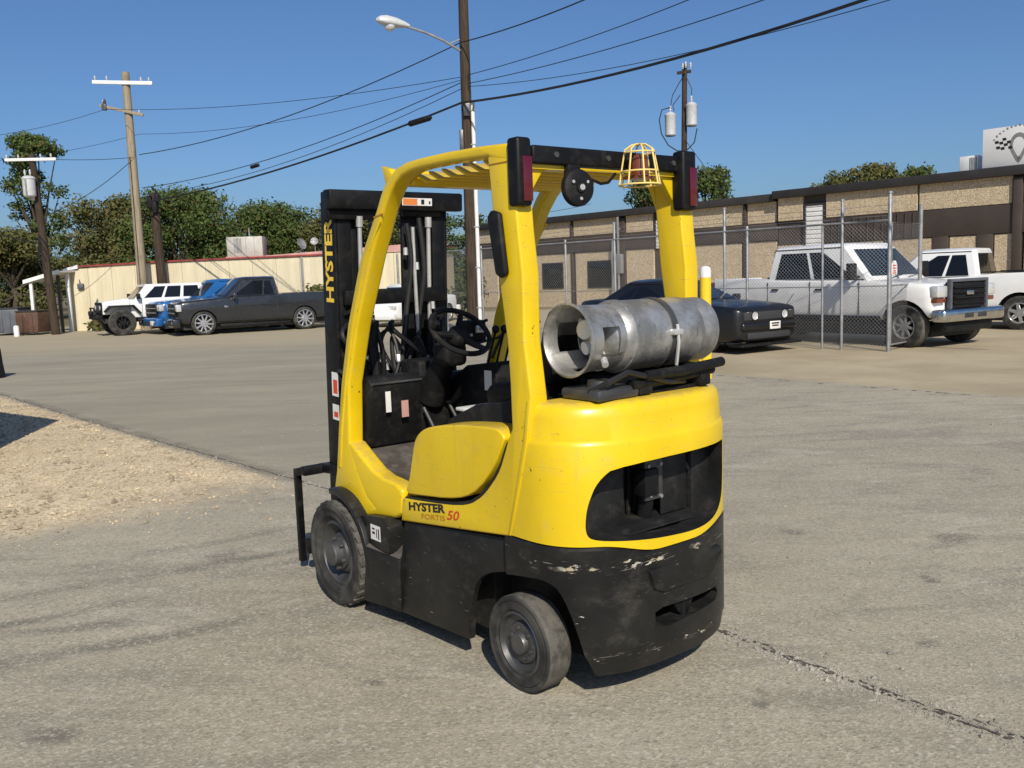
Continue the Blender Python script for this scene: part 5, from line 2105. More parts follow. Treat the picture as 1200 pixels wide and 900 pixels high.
wire('low service wire between the tan pole and the dark far left pole', [(-14.80, 37.00, 5.13), (-17.9, 35.4, 3.45)], .010, .35)
wire('guy wire slanting down to the right from the far transformer pole', [(9.42, 47.9, 8.4), (11.7, 44.5, 3.8)], .018, .0)
wire('thin far wire low above the trees behind the mast', [(-14.46, 37.11, 5.35), (-3.0, 38.0, 4.35), (4, 43, 4.9)], .009, [.35, .3])
# cable splice cases
def splice(p, d, l, r, label):
    g = MB()
    d = Vector(d).normalized()
    p = Vector(p)
    g.tube([p - d * l * .5, p - d * l * .4, p + d * l * .4, p + d * l * .5], [r * .35, r, r, r * .35], 10)
    tag(g.build('cable_splice', 'plastic_black'), label, 'cable splice')


splice((-2.30, 25.65, 6.01), (-11.97, 8.05, -1.58), .85, .085, 'black splice case on the heavy cable left of the street light pole')
splice((-8.02, 29.6, 5.45), (-11.97, 8.05, -1.58), .42, .06, 'small dark splice on the paired wires above the trees')

# ------------------------------------------------------------------ chain-link fence
fd = Vector((-.680, .733, 0))
fn = Vector((-fd.y, fd.x, 0))
F0 = Vector((7.03, 16.70, 0))
fe = thing('chain_link_fence', F0, math.atan2(fd.y, fd.x), 'galvanised chain link fence running back past the white crew cab pickup', 'fence', 'chain link fences')
FLEN, FH = 14.0, 2.42


def chain(g, L, z0, z1, pitch, r):
    h = z1 - z0
    n = int((L + h) / pitch)
    for k in range(n):
        for sgn in (1, -1):
            x0 = -h + k * pitch if sgn > 0 else k * pitch
            a = [x0, z0]
            b = [x0 + sgn * h, z1]
            # clip to 0..L
            def clip(p, q):
                if p[0] < 0:
                    t = (0 - p[0]) / (q[0] - p[0])
                    p = [0, p[1] + (q[1] - p[1]) * t]
                if p[0] > L:
                    t = (L - p[0]) / (q[0] - p[0])
                    p = [L, p[1] + (q[1] - p[1]) * t]
                return p
            if max(a[0], b[0]) <= 0 or min(a[0], b[0]) >= L:
                continue
            a2 = clip(a, b)
            b2 = clip(b, a)
            g.tube([(a2[0], sgn * .0025, a2[1]), (b2[0], sgn * .0025, b2[1])], r, 3, cap=False)


g = MB()
chain(g, FLEN, .04, FH, .074, .0021)
o = g.build('chain_link_mesh', 'galv', fe)
o['kind'] = 'stuff'
for (u, h, r) in ((0, 2.92, .034), (.92, 2.85, .030), (1.32, 2.45, .022), (3.0, 2.5, .030), (3.55, 2.9, .03), (5.0, 2.5, .03), (6.6, 2.8, .03), (8.2, 2.5, .03), (9.8, 2.8, .03), (11.4, 2.5, .03), (13.0, 2.8, .03), (14, 2.5, .03)):
    g = MB()
    g.lathe([(.001, 0), (r, 0), (r, h - .02), (r * .7, h), (.001, h)], (u, 0, 0), (0, 0, 1), 12)
    po = g.build('post', 'galv', fe)
    if h > 2.6:
        g = MB()
        g.tube([(u, 0, h - .25), (u, -.22, h - .12)], .012, 6)
        g.lathe([(.001, .05), (r * 1.25, .04), (r * 1.3, 0), (.001, 0)], (u, 0, h - .02), (0, 0, 1), 10)
        g.build('post_cap', 'galv', po)
for z in (FH, 1.22):
    g = MB()
    g.tube([(0, .012, z), (FLEN, .012, z)], .020 if z > 2 else .010, 8)
    g.build('rail', 'galv', fe)
for k in range(3):
    g = MB()
    g.tube([(u * .5, -.06 * k, 2.50 + .10 * k + .01 * math.sin(u * 2)) for u in range(int(FLEN * 2) + 1)], .004, 4)
    g.build('barbed_wire', 'galv', fe)
# short gate leaf folding back from the corner post
gd = Vector((8.03 - 7.03, 17.70 - 16.70, 0))
fg = thing('fence_gate', F0 + gd.normalized() * .06, math.atan2(gd.y, gd.x), 'short chain link gate leaf folded back from the tall corner post', 'gate', 'chain link fences')
GL = gd.length
g = MB()
chain(g, GL, .12, 2.38, .074, .0021)
o = g.build('chain_link_mesh', 'galv', fg)
o['kind'] = 'stuff'
g = MB()
g.tube([(GL, 0, 0), (GL, 0, 2.75)], .038, 12)
g.build('post', 'galv', fg)
g = MB()
g.tube([(0.03, 0, .12), (0.03, 0, 2.38), (GL - .03, 0, 2.38), (GL - .03, 0, .12), (0.03, 0, .12)], .018, 8)
g.tube([(0.03, 0, 1.22), (GL - .03, 0, 1.22)], .015, 8)
g.build('gate_frame', 'galv', fg)
# notice hung on the mesh
fs = thing('fence_sign', F0 + gd.normalized() * .25 + Vector((-.03, -.05, 1.42)), math.atan2(gd.y, gd.x) + math.pi, 'small white notice with red print hanging on the fence corner', 'sign')
g = MB()
g.prism([(-.13, 0), (.13, 0), (.13, .19), (.06, .26), (-.06, .26), (-.13, .19)], 0, .004, 'y')
g.build('plate', 'sign_white', fs)
g = MB()
for (z, w_) in ((.16, .08), (.11, .095), (.06, .07), (.02, .09)):
    g.box(-w_, w_, .0045, .005, z, z + .022)
g.build('print', 'decal_red', fs)

# yellow bollard
bo = thing('bollard', (2.95, 13.55, 0), 0, 'tall yellow bollard with white cap between forklift and black coupe', 'bollard')
g = MB()
g.lathe([(.001, 0), (.082, 0), (.082, 1.53), (.001, 1.53)], (0, 0, 0), (0, 0, 1), 24)
g.build('tube', 'bollard_yellow', bo)
g = MB()
g.lathe([(.083, 1.52), (.084, 1.52), (.084, 1.62), (.070, 1.665), (.04, 1.685), (.001, 1.69)], (0, 0, 0), (0, 0, 1), 24)
g.build('cap', 'white_paint', bo)

# ------------------------------------------------------------------ vehicles (x forward, y left, z up; origin on the ground at mid wheelbase)
def car_wheel(parent, x, y, r, w, side, rim_mat, spokes, rim_ratio=.66, dish=.04):
    ax = (0, side, 0)
    c = (x, y, r)
    g = MB()
    g.lathe([(.001, -.02), (.05, -.02), (.06, -.035), (.001, -.05)], c, ax, 14)
    hub = g.build('wheel', rim_mat, parent)
    ri = r * rim_ratio
    g = MB()
    g.lathe([(ri, -w), (r * .93, -w), (r, -w * .88), (r, -w * .12), (r * .965, -.01), (r * .86, .006), (ri + .01, 0), (ri, -.015), (ri, -w)], c, ax, 36)
    g.build('tyre', 'rubber', hub)
    g = MB()
    g.lathe([(ri + .004, -.004), (ri - .012, -.002), (ri - .025, -.03), (ri - .03, -w * .6), (.001, -w * .62)], c, ax, 36)
    for k in range(spokes):
        m = Matrix.Translation((x, y, r)) @ Matrix.Rotation(2 * math.pi * k / spokes + .2, 4, 'Y')
        ww = .032 if spokes > 6 else .046
        yy = sorted((side * -.055, side * -.022))
        g.prism([(-ww, .03), (ww, .03), (ww * .7, ri - .012), (-ww * .7, ri - .012)], yy[0], yy[1], 'y', .006, 1, mat=m)
    g.build('rim', rim_mat, hub)
    g = MB()
    g.lathe([(.001, -w * .55), (ri - .03, -w * .55), (ri - .03, -w * .58), (.001, -w * .58)], c, ax, 20)
    g.build('brake_disc', 'interior', hub)
    return hub


def section(x, zlo, zhi, hw, tuck=.10, crown=.02, sh=.07):
    h = zhi - zlo
    half = [(hw * .72, zlo), (hw * .93, zlo + .03), (hw * .978, zlo + .10), (hw * .988, zlo + h * .34), (hw, zlo + h * .62), (hw, zlo + h * .66), (hw * .985, zhi - sh), (hw * (1 - tuck * .5), zhi - sh * .25), (hw * (1 - tuck), zhi), (hw * .5, zhi + crown * .8)]
    return [(x, y, z) for y, z in half] + [(x, 0, zhi + crown)] + [(x, -y, z) for y, z in reversed(half)]


class Face:
    """bilinear patch of a cab side, for laying panes on it"""
    def __init__(self, a, b, c, d):
        self.p = [Vector(q) for q in (a, b, c, d)]          # bottom-front, bottom-rear, top-rear, top-front
        self.n = (self.p[1] - self.p[0]).cross(self.p[3] - self.p[0]).normalized()

    def at(self, u, v):
        a, b, c, d = self.p
        return (a.lerp(b, u)).lerp(d.lerp(c, u), v)

    def pane(self, g, uv, out, th=.006):
        pts = [self.at(u, v) for u, v in uv]
        n = self.n * (1 if out.dot(self.n) > 0 else -1)
        g.loft([[p - n * th for p in pts], [p + n * .005 for p in pts]])


def vehicle(name, mid, heading, label, cat, s, group='parked vehicles'):
    t = thing(name, (mid[0], mid[1], 0), heading, label, cat, group)
    hw, wb, r, tw = s['hw'], s['wb'], s['r'], s['tw']
    xf, xr = wb / 2 + s['fo'], -(wb / 2 + s['ro'])
    paint = s['paint']
    # --- body
    g = MB()
    g.loft([section(*q) for q in s['sections']])
    body = g.build('body', [paint, 'interior'], t, 28)
    body.parent = None
    md = body.modifiers.new('s', 'SUBSURF')
    md.levels = md.render_levels = 1
    bpy.context.view_layer.update()
    me = bpy.data.meshes.new_from_object(body.evaluated_get(bpy.context.evaluated_depsgraph_get()))
    body.modifiers.clear()
    body.data = me
    me.name = 'body'
    body.parent = t
    cuts = []
    ra = r + s.get('arch', .07)
    for x in (wb / 2, -wb / 2):
        for sd in (1, -1):
            cuts.append(MB().lathe([(ra, -.30), (ra, .30)], (x, sd * hw, r + .01), (0, 1, 0), 28, cap=True))
    if 'bed' in s:
        bx0, bx1, bz = s['bed']
        cuts.append(MB().box(bx1, bx0, -hw + .13, hw - .13, bz, 3.0))
    cut(body, cuts, 1)
    # --- cab
    wbx, wtx, rtx, rbx = s['cab']                     # windscreen base, top, rear top, rear base
    zb, zr, cw_, rw = s['belt'], s['roof'], s['cab_hw'], s['roof_hw']
    zb0 = s.get('belt0', zb)
    def ring(z, f, k, w_):
        x0 = wbx + (wtx - wbx) * f
        x1 = rbx + (rtx - rbx) * f
        b = .10
        return [(x0 - b, w_, z), (x0 - b * .2, w_ - b, z), (x0 + k, 0, z), (x0 - b * .2, -w_ + b, z), (x0 - b, -w_, z), (x1 + b, -w_, z), (x1 + b * .2, -w_ + b, z), (x1 - k * .5, 0, z), (x1 + b * .2, w_ - b, z), (x1 + b, w_, z)]
    g = MB()
    H = zr - zb
    g.loft([ring(zb - .12, -.12 / H, .05, cw_ + .01), ring(zb, 0, .05, cw_), ring(zr - .09, (H - .09) / H, .05, rw), ring(zr - .035, (H - .035) / H, .03, rw - .04), ring(zr, 1, -.06, rw - .16), [(x * .62 + (wtx + rtx) * .19, y * .55, zr + .022) for (x, y, z) in ring(zr, 1, -.06, rw - .16)]])
    cab = g.build('cab', s.get('roof_paint', paint), t, 32)
    ft = (H - .09) / H
    def fx(z_f, front):
        return (wbx + (wtx - wbx) * z_f) if front else (rbx + (rtx - rbx) * z_f)
    for sd in (1, -1):
        F = Face((fx(0, 1) - .10, sd * cw_, zb), (fx(0, 0) + .10, sd * cw_, zb), (fx(ft, 0) + .10, sd * rw, zr - .09), (fx(ft, 1) - .10, sd * rw, zr - .09))
        for uv in s['side_windows']:
            g = MB()
            F.pane(g, uv, Vector((0, sd, 0)))
            g.build('side_window', 'glass', t)
    b = .10
    for front in (1, 0):
        q = -.2 * b if front else .2 * b
        Fw = Face((fx(.05, front) + q, cw_ - b, zb + H * .05), (fx(.05, front) + q, -cw_ + b, zb + H * .05), (fx(ft, front) + q, -rw + b, zr - .09), (fx(ft, front) + q, rw - b, zr - .09))
        bulge = .072 if front else -.047
        g = MB()
        n_ = 9
        rows = []
        for v in (.06, .95):
            row = []
            for k in range(n_):
                u = .02 + .96 * k / (n_ - 1)
                p = Fw.at(u, v)
                p.x += bulge * (1 - abs(2 * u - 1)) + (.008 if front else -.008)
                row.append(p)
            rows.append(row)
        g.loft(rows, closed=False)
        me = g.build('windscreen' if front else 'rear_window', 'glass_blue' if front else 'glass', t)
    # --- running gear
    for x in (wb / 2, -wb / 2):
        for sd in (1, -1):
            car_wheel(t, x, sd * (hw - s.get('inset', .02)), r, tw, sd, s['rim'], s['spokes'], s.get('rim_ratio', .66))
    g = MB()
    g.box(xr + .3, xf - .3, -hw + .32, hw - .32, .20, .42)
    for x in (wb / 2, -wb / 2):
        g.tube([(x, -hw + .3, r), (x, hw - .3, r)], .05, 8)
    g.build('underbody', 'interior', t)
    # --- trim round the glass and along the belt
    for sd in (1, -1):
        g = MB()
        g.tube([(fx(0, 1) - .16, sd * (cw_ + .004), zb + .012), (fx(0, 0) + .14, sd * (cw_ + .004), zb + .012)], .010, 5)
        g.build('belt_trim', 'window_trim', t)
        g = MB()
        g.tube([(fx(ft, 1) - .12, sd * (rw + .002), zr - .075), (fx(ft, 0) + .12, sd * (rw + .002), zr - .075)], .010, 5)
        g.build('drip_rail', 'window_trim', t)
    g = MB()
    for y in (-.30, .22):
        g.tube([(fx(.03, 1) + .06, y, zb + H * .04), (fx(.10, 1) + .065, y + .40, zb + H * .11)], .008, 4)
    g.build('wiper', 'window_trim', t)
    # --- doors, handles
    for sd in (1, -1):
        for (x, z0, z1) in s.get('door_seams', ()):
            g = MB()
            g.box(x - .006, x + .006, *sorted((sd * (hw - .012), sd * (hw + .0025))), z0, z1)
            g.build('door_seam', 'interior', t)
        for (x, z) in s.get('handles', ()):
            g = MB()
            g.box(x - .09, x + .09, *sorted((sd * (hw - .02), sd * (hw + .025))), z, z + .035, .008)
            g.build('door_handle', s.get('handle_mat', paint), t)
        if 'mirror' in s:
            x, z, a_, b_ = s['mirror']
            g = MB()
            g.box(x - .06, x + .05, *sorted((sd * (hw + .06), sd * (hw + .06 + a_))), z, z + b_, .025, 2)
            g.tube([(x, sd * (hw - .06), z + .06), (x, sd * (hw + .08), z + .08)], .025, 6)
            g.build('mirror', s.get('mirror_mat', 'plastic_black'), t)
        if 'sill' in s:
            g = MB()
            g.box(-wb / 2 + r + .12, wb / 2 - r - .12, *sorted((sd * (hw - .06), sd * (hw + .004))), s['sill'][0], s['sill'][1], .02, 2)
            g.build('sill', s['sill'][2], t)
    for (nm, mat_, bx, kw) in s.get('boxes', ()):
        g = MB()
        for q in bx:
            g.box(*q, **kw)
        g.build(nm, mat_, t)
    if s.get('lip'):
        for x in (wb / 2, -wb / 2):
            for sd in (1, -1):
                g = MB()
                po, pi2 = [], []
                for k in range(17):
                    a = R(-8 + 196 * k / 16)
                    po.append((x + (ra + .045) * math.cos(a), r + .01 + (ra + .045) * math.sin(a)))
                    pi2.append((x + (ra - .004) * math.cos(a), r + .01 + (ra - .004) * math.sin(a)))
                g.prism(po + pi2[::-1], *sorted((sd * (hw - .05), sd * (hw + .02))), 'y', .008, 1)
                g.build('wheel_arch_lip', s['lip'], t)
    return t


def pickup_sections(xf, xr, hw, zl, hood_f, hood_r, belt, bed, xcowl, xcab):
    return [(xf - .10, zl + .12, hood_f - .10, hw * .86, .16, .01, .05), (xf - .16, zl + .05, hood_f - .02, hw * .94, .14, .015, .06), (xf - .40, zl, hood_f, hw * .99, .12, .02, .08),
            (xcowl + .3, zl, hood_r, hw, .12, .025, .08), (xcowl - .25, zl, belt, hw, .08, .02, .06), (xcab + .05, zl, belt, hw, .08, .01, .06), (xcab - .03, zl, bed, hw, .05, .0, .04), (xr + .30, zl + .03, bed, hw, .05, 0, .04), (xr + .06, zl + .10, bed, hw * .985, .05, 0, .04)]


# two-window cab sides: uv runs front to rear, bottom to top
def crew(u_split0, u_split1):
    return [[(.10, .06), (u_split0, .06), (u_split0, .90), (.30, .90)], [(u_split1, .06), (.93, .06), (.90, .90), (u_split1, .90)]]


# ---- white crew-cab heavy pickup behind the fence
th = R(59)
hd = Vector((math.cos(th), -math.sin(th)))
lf_ = Vector((-hd.y, hd.x))                            # its left side
wb, fo, ro, hw = 4.05, .70, 1.30, 1.00
front_axle = Vector((7.58, 17.35)) + lf_ * .99         # near tyre is on its right side
mid = front_axle - hd * wb / 2
xf, xr = wb / 2 + fo, -(wb / 2 + ro)
wt = dict(hw=hw, wb=wb, fo=fo, ro=ro, r=.41, tw=.27, paint='car_white_dusty', arch=.09,
          sections=pickup_sections(xf, xr, hw, .50, 1.24, 1.30, 1.34, 1.40, 1.10, -1.55),
          bed=(-1.62, xr + .14, .95), cab=(1.25, .52, -1.42, -1.52), belt=1.32, roof=2.07, cab_hw=.93, roof_hw=.80,
          side_windows=[[(.10, .05), (.50, .05), (.50, .90), (.31, .90)], [(.54, .05), (.93, .05), (.90, .90), (.54, .90)]],
          rim='trim_grey', spokes=8, rim_ratio=.58, handle_mat='plastic_black',
          door_seams=((1.02, .62, 1.30), (-.22, .62, 1.30), (-1.40, .62, 1.30)), handles=((.02, 1.12), (-1.18, 1.12)),
          mirror=(.98, 1.32, .22, .34), sill=(.46, .60, 'plastic_black'), lip=None,
          boxes=[
              ('grille', 'plastic_black', [(xf - .14, xf + .0, -.56, .56, .74, 1.25)], dict(b=.045)),
              ('grille_bar', 'satin_black', [(xf + .005, xf + .04, -.50, .50, .82 + k * .10, .86 + k * .10) for k in range(4)], dict(b=.01)),
              ('grille_frame', 'dumpster_grey', [(xf - .06, xf + .035, -.60, -.54, .74, 1.28), (xf - .06, xf + .035, .54, .60, .74, 1.28), (xf - .06, xf + .035, -.60, .60, 1.24, 1.30)], dict(b=.015)),
              ('emblem', 'chrome', [(xf + .03, xf + .048, -.11, .11, .99, 1.07)], dict(b=.02)),
              ('headlight', 'lens_clear', [(xf - .20, xf - .02, .615, .93, .96, 1.18)], dict(b=.03)),
              ('headlight', 'lens_clear', [(xf - .20, xf - .02, -.93, -.615, .96, 1.18)], dict(b=.03)),
              ('turn_signal', 'lens_amber', [(xf - .20, xf - .035, .64, .91, .86, .945)], dict(b=.02)),
              ('turn_signal', 'lens_amber', [(xf - .20, xf - .035, -.91, -.64, .86, .945)], dict(b=.02)),
              ('front_bumper', 'chrome', [(xf - .14, xf + .16, -.98, .98, .50, .74)], dict(b=.06, seg=3)),
              ('bumper_opening', 'interior', [(xf + .12, xf + .165, -.36, -.06, .56, .66), (xf + .12, xf + .165, .06, .36, .56, .66)], dict(b=.015)),
              ('air_dam', 'plastic_black', [(xf - .20, xf + .02, -.80, .80, .30, .50)], dict(b=.04)),
              ('taillight', 'lens_red', [(xr + .02, xr + .10, .80, .99, .92, 1.32)], dict(b=.015)),
              ('taillight', 'lens_red', [(xr + .02, xr + .10, -.99, -.80, .92, 1.32)], dict(b=.015)),
              ('tailgate', 'car_white_dusty', [(xr + .03, xr + .075, -.78, .78, .72, 1.39)], dict(b=.012)),
              ('rear_bumper', 'chrome', [(xr - .14, xr + .06, -.96, .96, .48, .70)], dict(b=.03)),
          ])
vehicle('pickup_truck', mid, math.atan2(hd.y, hd.x), 'white crew cab pickup with black grille and chrome bumper behind the fence', 'pickup', wt)

# ---- second white pickup seen from behind at the right edge
th2 = R(139)
hd2 = Vector((math.cos(th2), math.sin(th2)))
wb2, fo2, ro2, hw2 = 3.60, .95, 1.15, .99
xf2, xr2 = wb2 / 2 + fo2, -(wb2 / 2 + ro2)
lf2 = Vector((-hd2.y, hd2.x))
rear_axle = Vector((11.75, 20.75)) - lf2 * .95         # near tyre is on its left side
w2 = dict(hw=hw2, wb=wb2, fo=fo2, ro=ro2, r=.39, tw=.26, paint='car_white', arch=.08,
          sections=pickup_sections(xf2, xr2, hw2, .46, 1.14, 1.20, 1.24, 1.34, 1.0, -.95),
          bed=(-1.02, xr2 + .14, .9), cab=(1.15, .45, -.82, -.95), belt=1.24, roof=1.92, cab_hw=.91, roof_hw=.78,
          side_windows=[[(.12, .06), (.60, .06), (.60, .90), (.38, .90)], [(.64, .06), (.92, .06), (.88, .9), (.64, .9)]],
          rim='silver_rim', spokes=6, rim_ratio=.60,
          door_seams=((.9, .55, 1.22), (-.75, .55, 1.22)), handles=((-.2, 1.08),), mirror=(.85, 1.22, .18, .22),
          boxes=[
              ('taillight', 'lens_red', [(xr2 + .02, xr2 + .15, .80, 1.0, .86, 1.27)], dict(b=.015)),
              ('taillight', 'lens_red', [(xr2 + .02, xr2 + .15, -1.0, -.80, .86, 1.27)], dict(b=.015)),
              ('reverse_lamp', 'lens_clear', [(xr2 + .012, xr2 + .14, .82, 1.005, 1.03, 1.10)], dict(b=.005)),
              ('tailgate', 'car_white', [(xr2 + .03, xr2 + .075, -.78, .78, .70, 1.33)], dict(b=.012)),
              ('bed_rail_cap', 'plastic_black', [(xr2 + .06, -.98, .87, .985, 1.338, 1.362), (xr2 + .06, -.98, -.985, -.87, 1.338, 1.362)], dict(b=.008)),
              ('rear_bumper', 'chrome', [(xr2 - .16, xr2 + .05, -.95, .95, .46, .68)], dict(b=.03)),
              ('hitch', 'satin_black', [(xr2 - .30, xr2, -.05, .05, .40, .47)], dict(b=.01)),
              ('grille', 'plastic_black', [(xf2 - .14, xf2 + .0, -.6, .6, .72, 1.06)], dict(b=.03)),
              ('headlight', 'lens_clear', [(xf2 - .2, xf2 - .04, .62, .92, .84, 1.04)], dict(b=.03)),
              ('headlight', 'lens_clear', [(xf2 - .2, xf2 - .04, -.92, -.62, .84, 1.04)], dict(b=.03)),
              ('front_bumper', 'chrome', [(xf2 - .14, xf2 + .1, -.96, .96, .45, .66)], dict(b=.05)),
          ])
vehicle('pickup_truck', rear_axle + hd2 * wb2 / 2, math.atan2(hd2.y, hd2.x), 'white pickup at the right edge showing its bed and red tail light', 'pickup', w2)
# ---- lowered grey pickup on the left
th3 = R(180 + 30)
hd3 = Vector((math.cos(th3), math.sin(th3)))
lf3 = Vector((-hd3.y, hd3.x))
wb3, fo3, ro3, hw3 = 3.55, .93, 1.20, 1.00
xf3, xr3 = wb3 / 2 + fo3, -(wb3 / 2 + ro3)
fa = Vector((-10.50, 31.0)) - lf3 * .96                # near front tyre is on its left side
gt = dict(hw=hw3, wb=wb3, fo=fo3, ro=ro3, r=.405, tw=.28, paint='car_grey', arch=.05,
          sections=pickup_sections(xf3, xr3, hw3, .36, 1.19, 1.27, 1.30, 1.34, .85, -.98),
          bed=(-1.05, xr3 + .14, .85), cab=(1.05, .34, -.82, -.95), belt=1.29, roof=1.95, cab_hw=.93, roof_hw=.76,
          side_windows=[[(.11, .06), (.68, .06), (.67, .92), (.36, .92)], [(.72, .06), (.93, .06), (.90, .9), (.71, .9)]],
          rim='silver_rim', spokes=10, rim_ratio=.76,
          door_seams=((.78, .46, 1.24), (-.78, .46, 1.24)), handles=((-.52, 1.08),), mirror=(.72, 1.20, .20, .20), mirror_mat='car_grey',
          sill=(.24, .36, 'plastic_black'), lip=None,
          boxes=[
              ('grille', 'plastic_black', [(xf3 - .14, xf3 - .03, -.62, .62, .64, 1.10)], dict(b=.03)),
              ('grille_bar', 'trim_grey', [(xf3 - .05, xf3 - .01, -.6, .6, .76, .80), (xf3 - .05, xf3 - .01, -.6, .6, .92, .96)], dict(b=.01)),
              ('headlight', 'lens_clear', [(xf3 - .22, xf3 - .05, .64, .975, .84, 1.08)], dict(b=.025)),
              ('headlight', 'lens_clear', [(xf3 - .22, xf3 - .05, -.975, -.64, .84, 1.08)], dict(b=.025)),
              ('front_bumper', 'car_grey', [(xf3 - .16, xf3 + .10, -.98, .98, .30, .60)], dict(b=.06, seg=3)),
              ('fog_lamp', 'lens_clear', [(xf3 + .05, xf3 + .105, .66, .82, .42, .50), (xf3 + .05, xf3 + .105, -.82, -.66, .42, .50)], dict(b=.015)),
              ('bumper_grille', 'interior', [(xf3 + .06, xf3 + .104, -.5, .5, .36, .48)], dict(b=.015)),
              ('taillight', 'lens_red', [(xr3 + .02, xr3 + .12, .82, 1.0, .80, 1.18)], dict(b=.015)),
              ('taillight', 'lens_red', [(xr3 + .02, xr3 + .12, -1.0, -.82, .80, 1.18)], dict(b=.015)),
              ('tailgate', 'car_grey', [(xr3 + .03, xr3 + .075, -.78, .78, .62, 1.25)], dict(b=.012)),
              ('rear_bumper', 'car_grey', [(xr3 - .12, xr3 + .06, -.95, .95, .36, .58)], dict(b=.03)),
              ('fender_vent', 'chrome', [(.93, 1.06, .995, 1.008, .92, .98), (.93, 1.06, -1.008, -.995, .92, .98)], dict(b=.004)),
          ])
vehicle('pickup_truck', fa - hd3 * wb3 / 2, th3, 'lowered dark grey single cab pickup with silver wheels on the left', 'pickup', gt)

# ---- blue pickup nosing out behind the grey one
bt = dict(gt)
bt.update(paint='car_blue', rim='silver_rim', spokes=6, rim_ratio=.62, r=.38, arch=.07, roof=1.92, belt=1.27, mirror_mat='car_blue',
          sections=pickup_sections(xf3, xr3, hw3, .42, 1.18, 1.25, 1.28, 1.32, .85, -.98), roof_paint='car_blue')
bx = []
for b in gt['boxes']:
    b = list(b)
    if b[1] == 'car_grey':
        b[1] = 'car_blue'
    if b[0] == 'grille_bar':
        b[1] = 'trim_grey'
    bx.append(tuple(b))
bx.append(('licence_plate', 'decal_white', [(xf3 + .10, xf3 + .112, .35, .65, .34, .50)], dict(b=.004)))
bt['boxes'] = bx
vehicle('pickup_truck', Vector((-11.85, 34.25)) - hd3 * 0.9, R(180 + 40), 'bright blue pickup nosing out between the white jeep and grey pickup', 'pickup', bt)

# ---- black coupe beside the fence
th4 = R(-57)
hd4 = Vector((math.cos(th4), math.sin(th4)))
wb4, fo4, ro4, hw4 = 2.95, .95, 1.10, .95
xf4, xr4 = wb4 / 2 + fo4, -(wb4 / 2 + ro4)
fc = Vector((5.05, 17.45))
cp = dict(hw=hw4, wb=wb4, fo=fo4, ro=ro4, r=.355, tw=.25, paint='car_black', arch=.05,
          sections=[(xf4 - .03, .27, .80, hw4 * .80, .08, .02, .04), (xf4 - .08, .21, .87, hw4 * .89, .08, .02, .05), (xf4 - .32, .19, .92, hw4 * .97, .10, .03, .06), (1.3, .18, .97, hw4, .12, .04, .08),
                    (.75, .18, 1.0, hw4, .10, .04, .07), (-1.0, .18, 1.02, hw4, .09, .02, .07), (-1.9, .22, 1.05, hw4, .10, .02, .07), (xr4 + .12, .30, 1.03, hw4 * .95, .10, .01, .06), (xr4 + .02, .40, .92, hw4 * .88, .1, .0, .05)],
          cab=(.95, -.05, -1.05, -1.85), belt=1.0, roof=1.45, cab_hw=.84, roof_hw=.62,
          side_windows=[[(.16, .06), (.60, .06), (.56, .88), (.42, .88)], [(.64, .06), (.80, .12), (.66, .80), (.61, .86)]],
          rim='satin_black', spokes=5, rim_ratio=.72, door_seams=((.72, .34, .98), (-.62, .34, .98)), handles=((-.45, .82),), mirror=(.55, .97, .17, .13), mirror_mat='car_black',
          sill=(.15, .24, 'plastic_black'),
          boxes=[
              ('grille', 'interior', [(xf4 - .12, xf4 - .018, -.70, .70, .64, .80)], dict(b=.015)),
              ('front_bumper', 'car_black', [(xf4 - .25, xf4 + .005, -.76, .76, .44, .60)], dict(b=.05, seg=3)),
              ('front_splitter', 'plastic_black', [(xf4 - .3, xf4 + .05, -.86, .86, .14, .19)], dict(b=.015)),
              ('lower_grille', 'interior', [(xf4 - .2, xf4 - .018, -.6, .6, .28, .40)], dict(b=.015)),
              ('licence_plate', 'decal_white', [(xf4 + .006, xf4 + .014, -.02, .28, .45, .60)], dict(b=.004)),
              ('taillight', 'lens_red', [(xr4 + .0, xr4 + .06, -.8, .8, .78, .90)], dict(b=.02)),
          ])
coupe = vehicle('coupe', fc - hd4 * xf4, th4, 'black sports coupe with round headlights parked nose out by the fence', 'coupe', cp)
for y in (-.60, -.42, .42, .60):
    g = MB()
    g.lathe([(.001, .0), (.055, .0), (.066, .004), (.072, .012), (.078, .010), (.080, -.02)], (xf4 - .012 - (.02 if abs(y) > .5 else 0), y, .725), (1, 0, 0), 20)
    hl = g.build('headlight', 'lens_clear', coupe)
    g = MB()
    g.lathe([(.078, .008), (.09, .006), (.09, -.03)], (xf4 - .012 - (.02 if abs(y) > .5 else 0), y, .725), (1, 0, 0), 20)
    g.build('headlight_ring', 'satin_black', hl)
g = MB()
for (z, w_) in ((.565, .11), (.52, .09)):
    g.box(xf4 + .0142, xf4 + .0148, -w_ + .13, w_ + .13, z - .02, z + .01)
g.build('plate_print', 'decal_black', coupe)

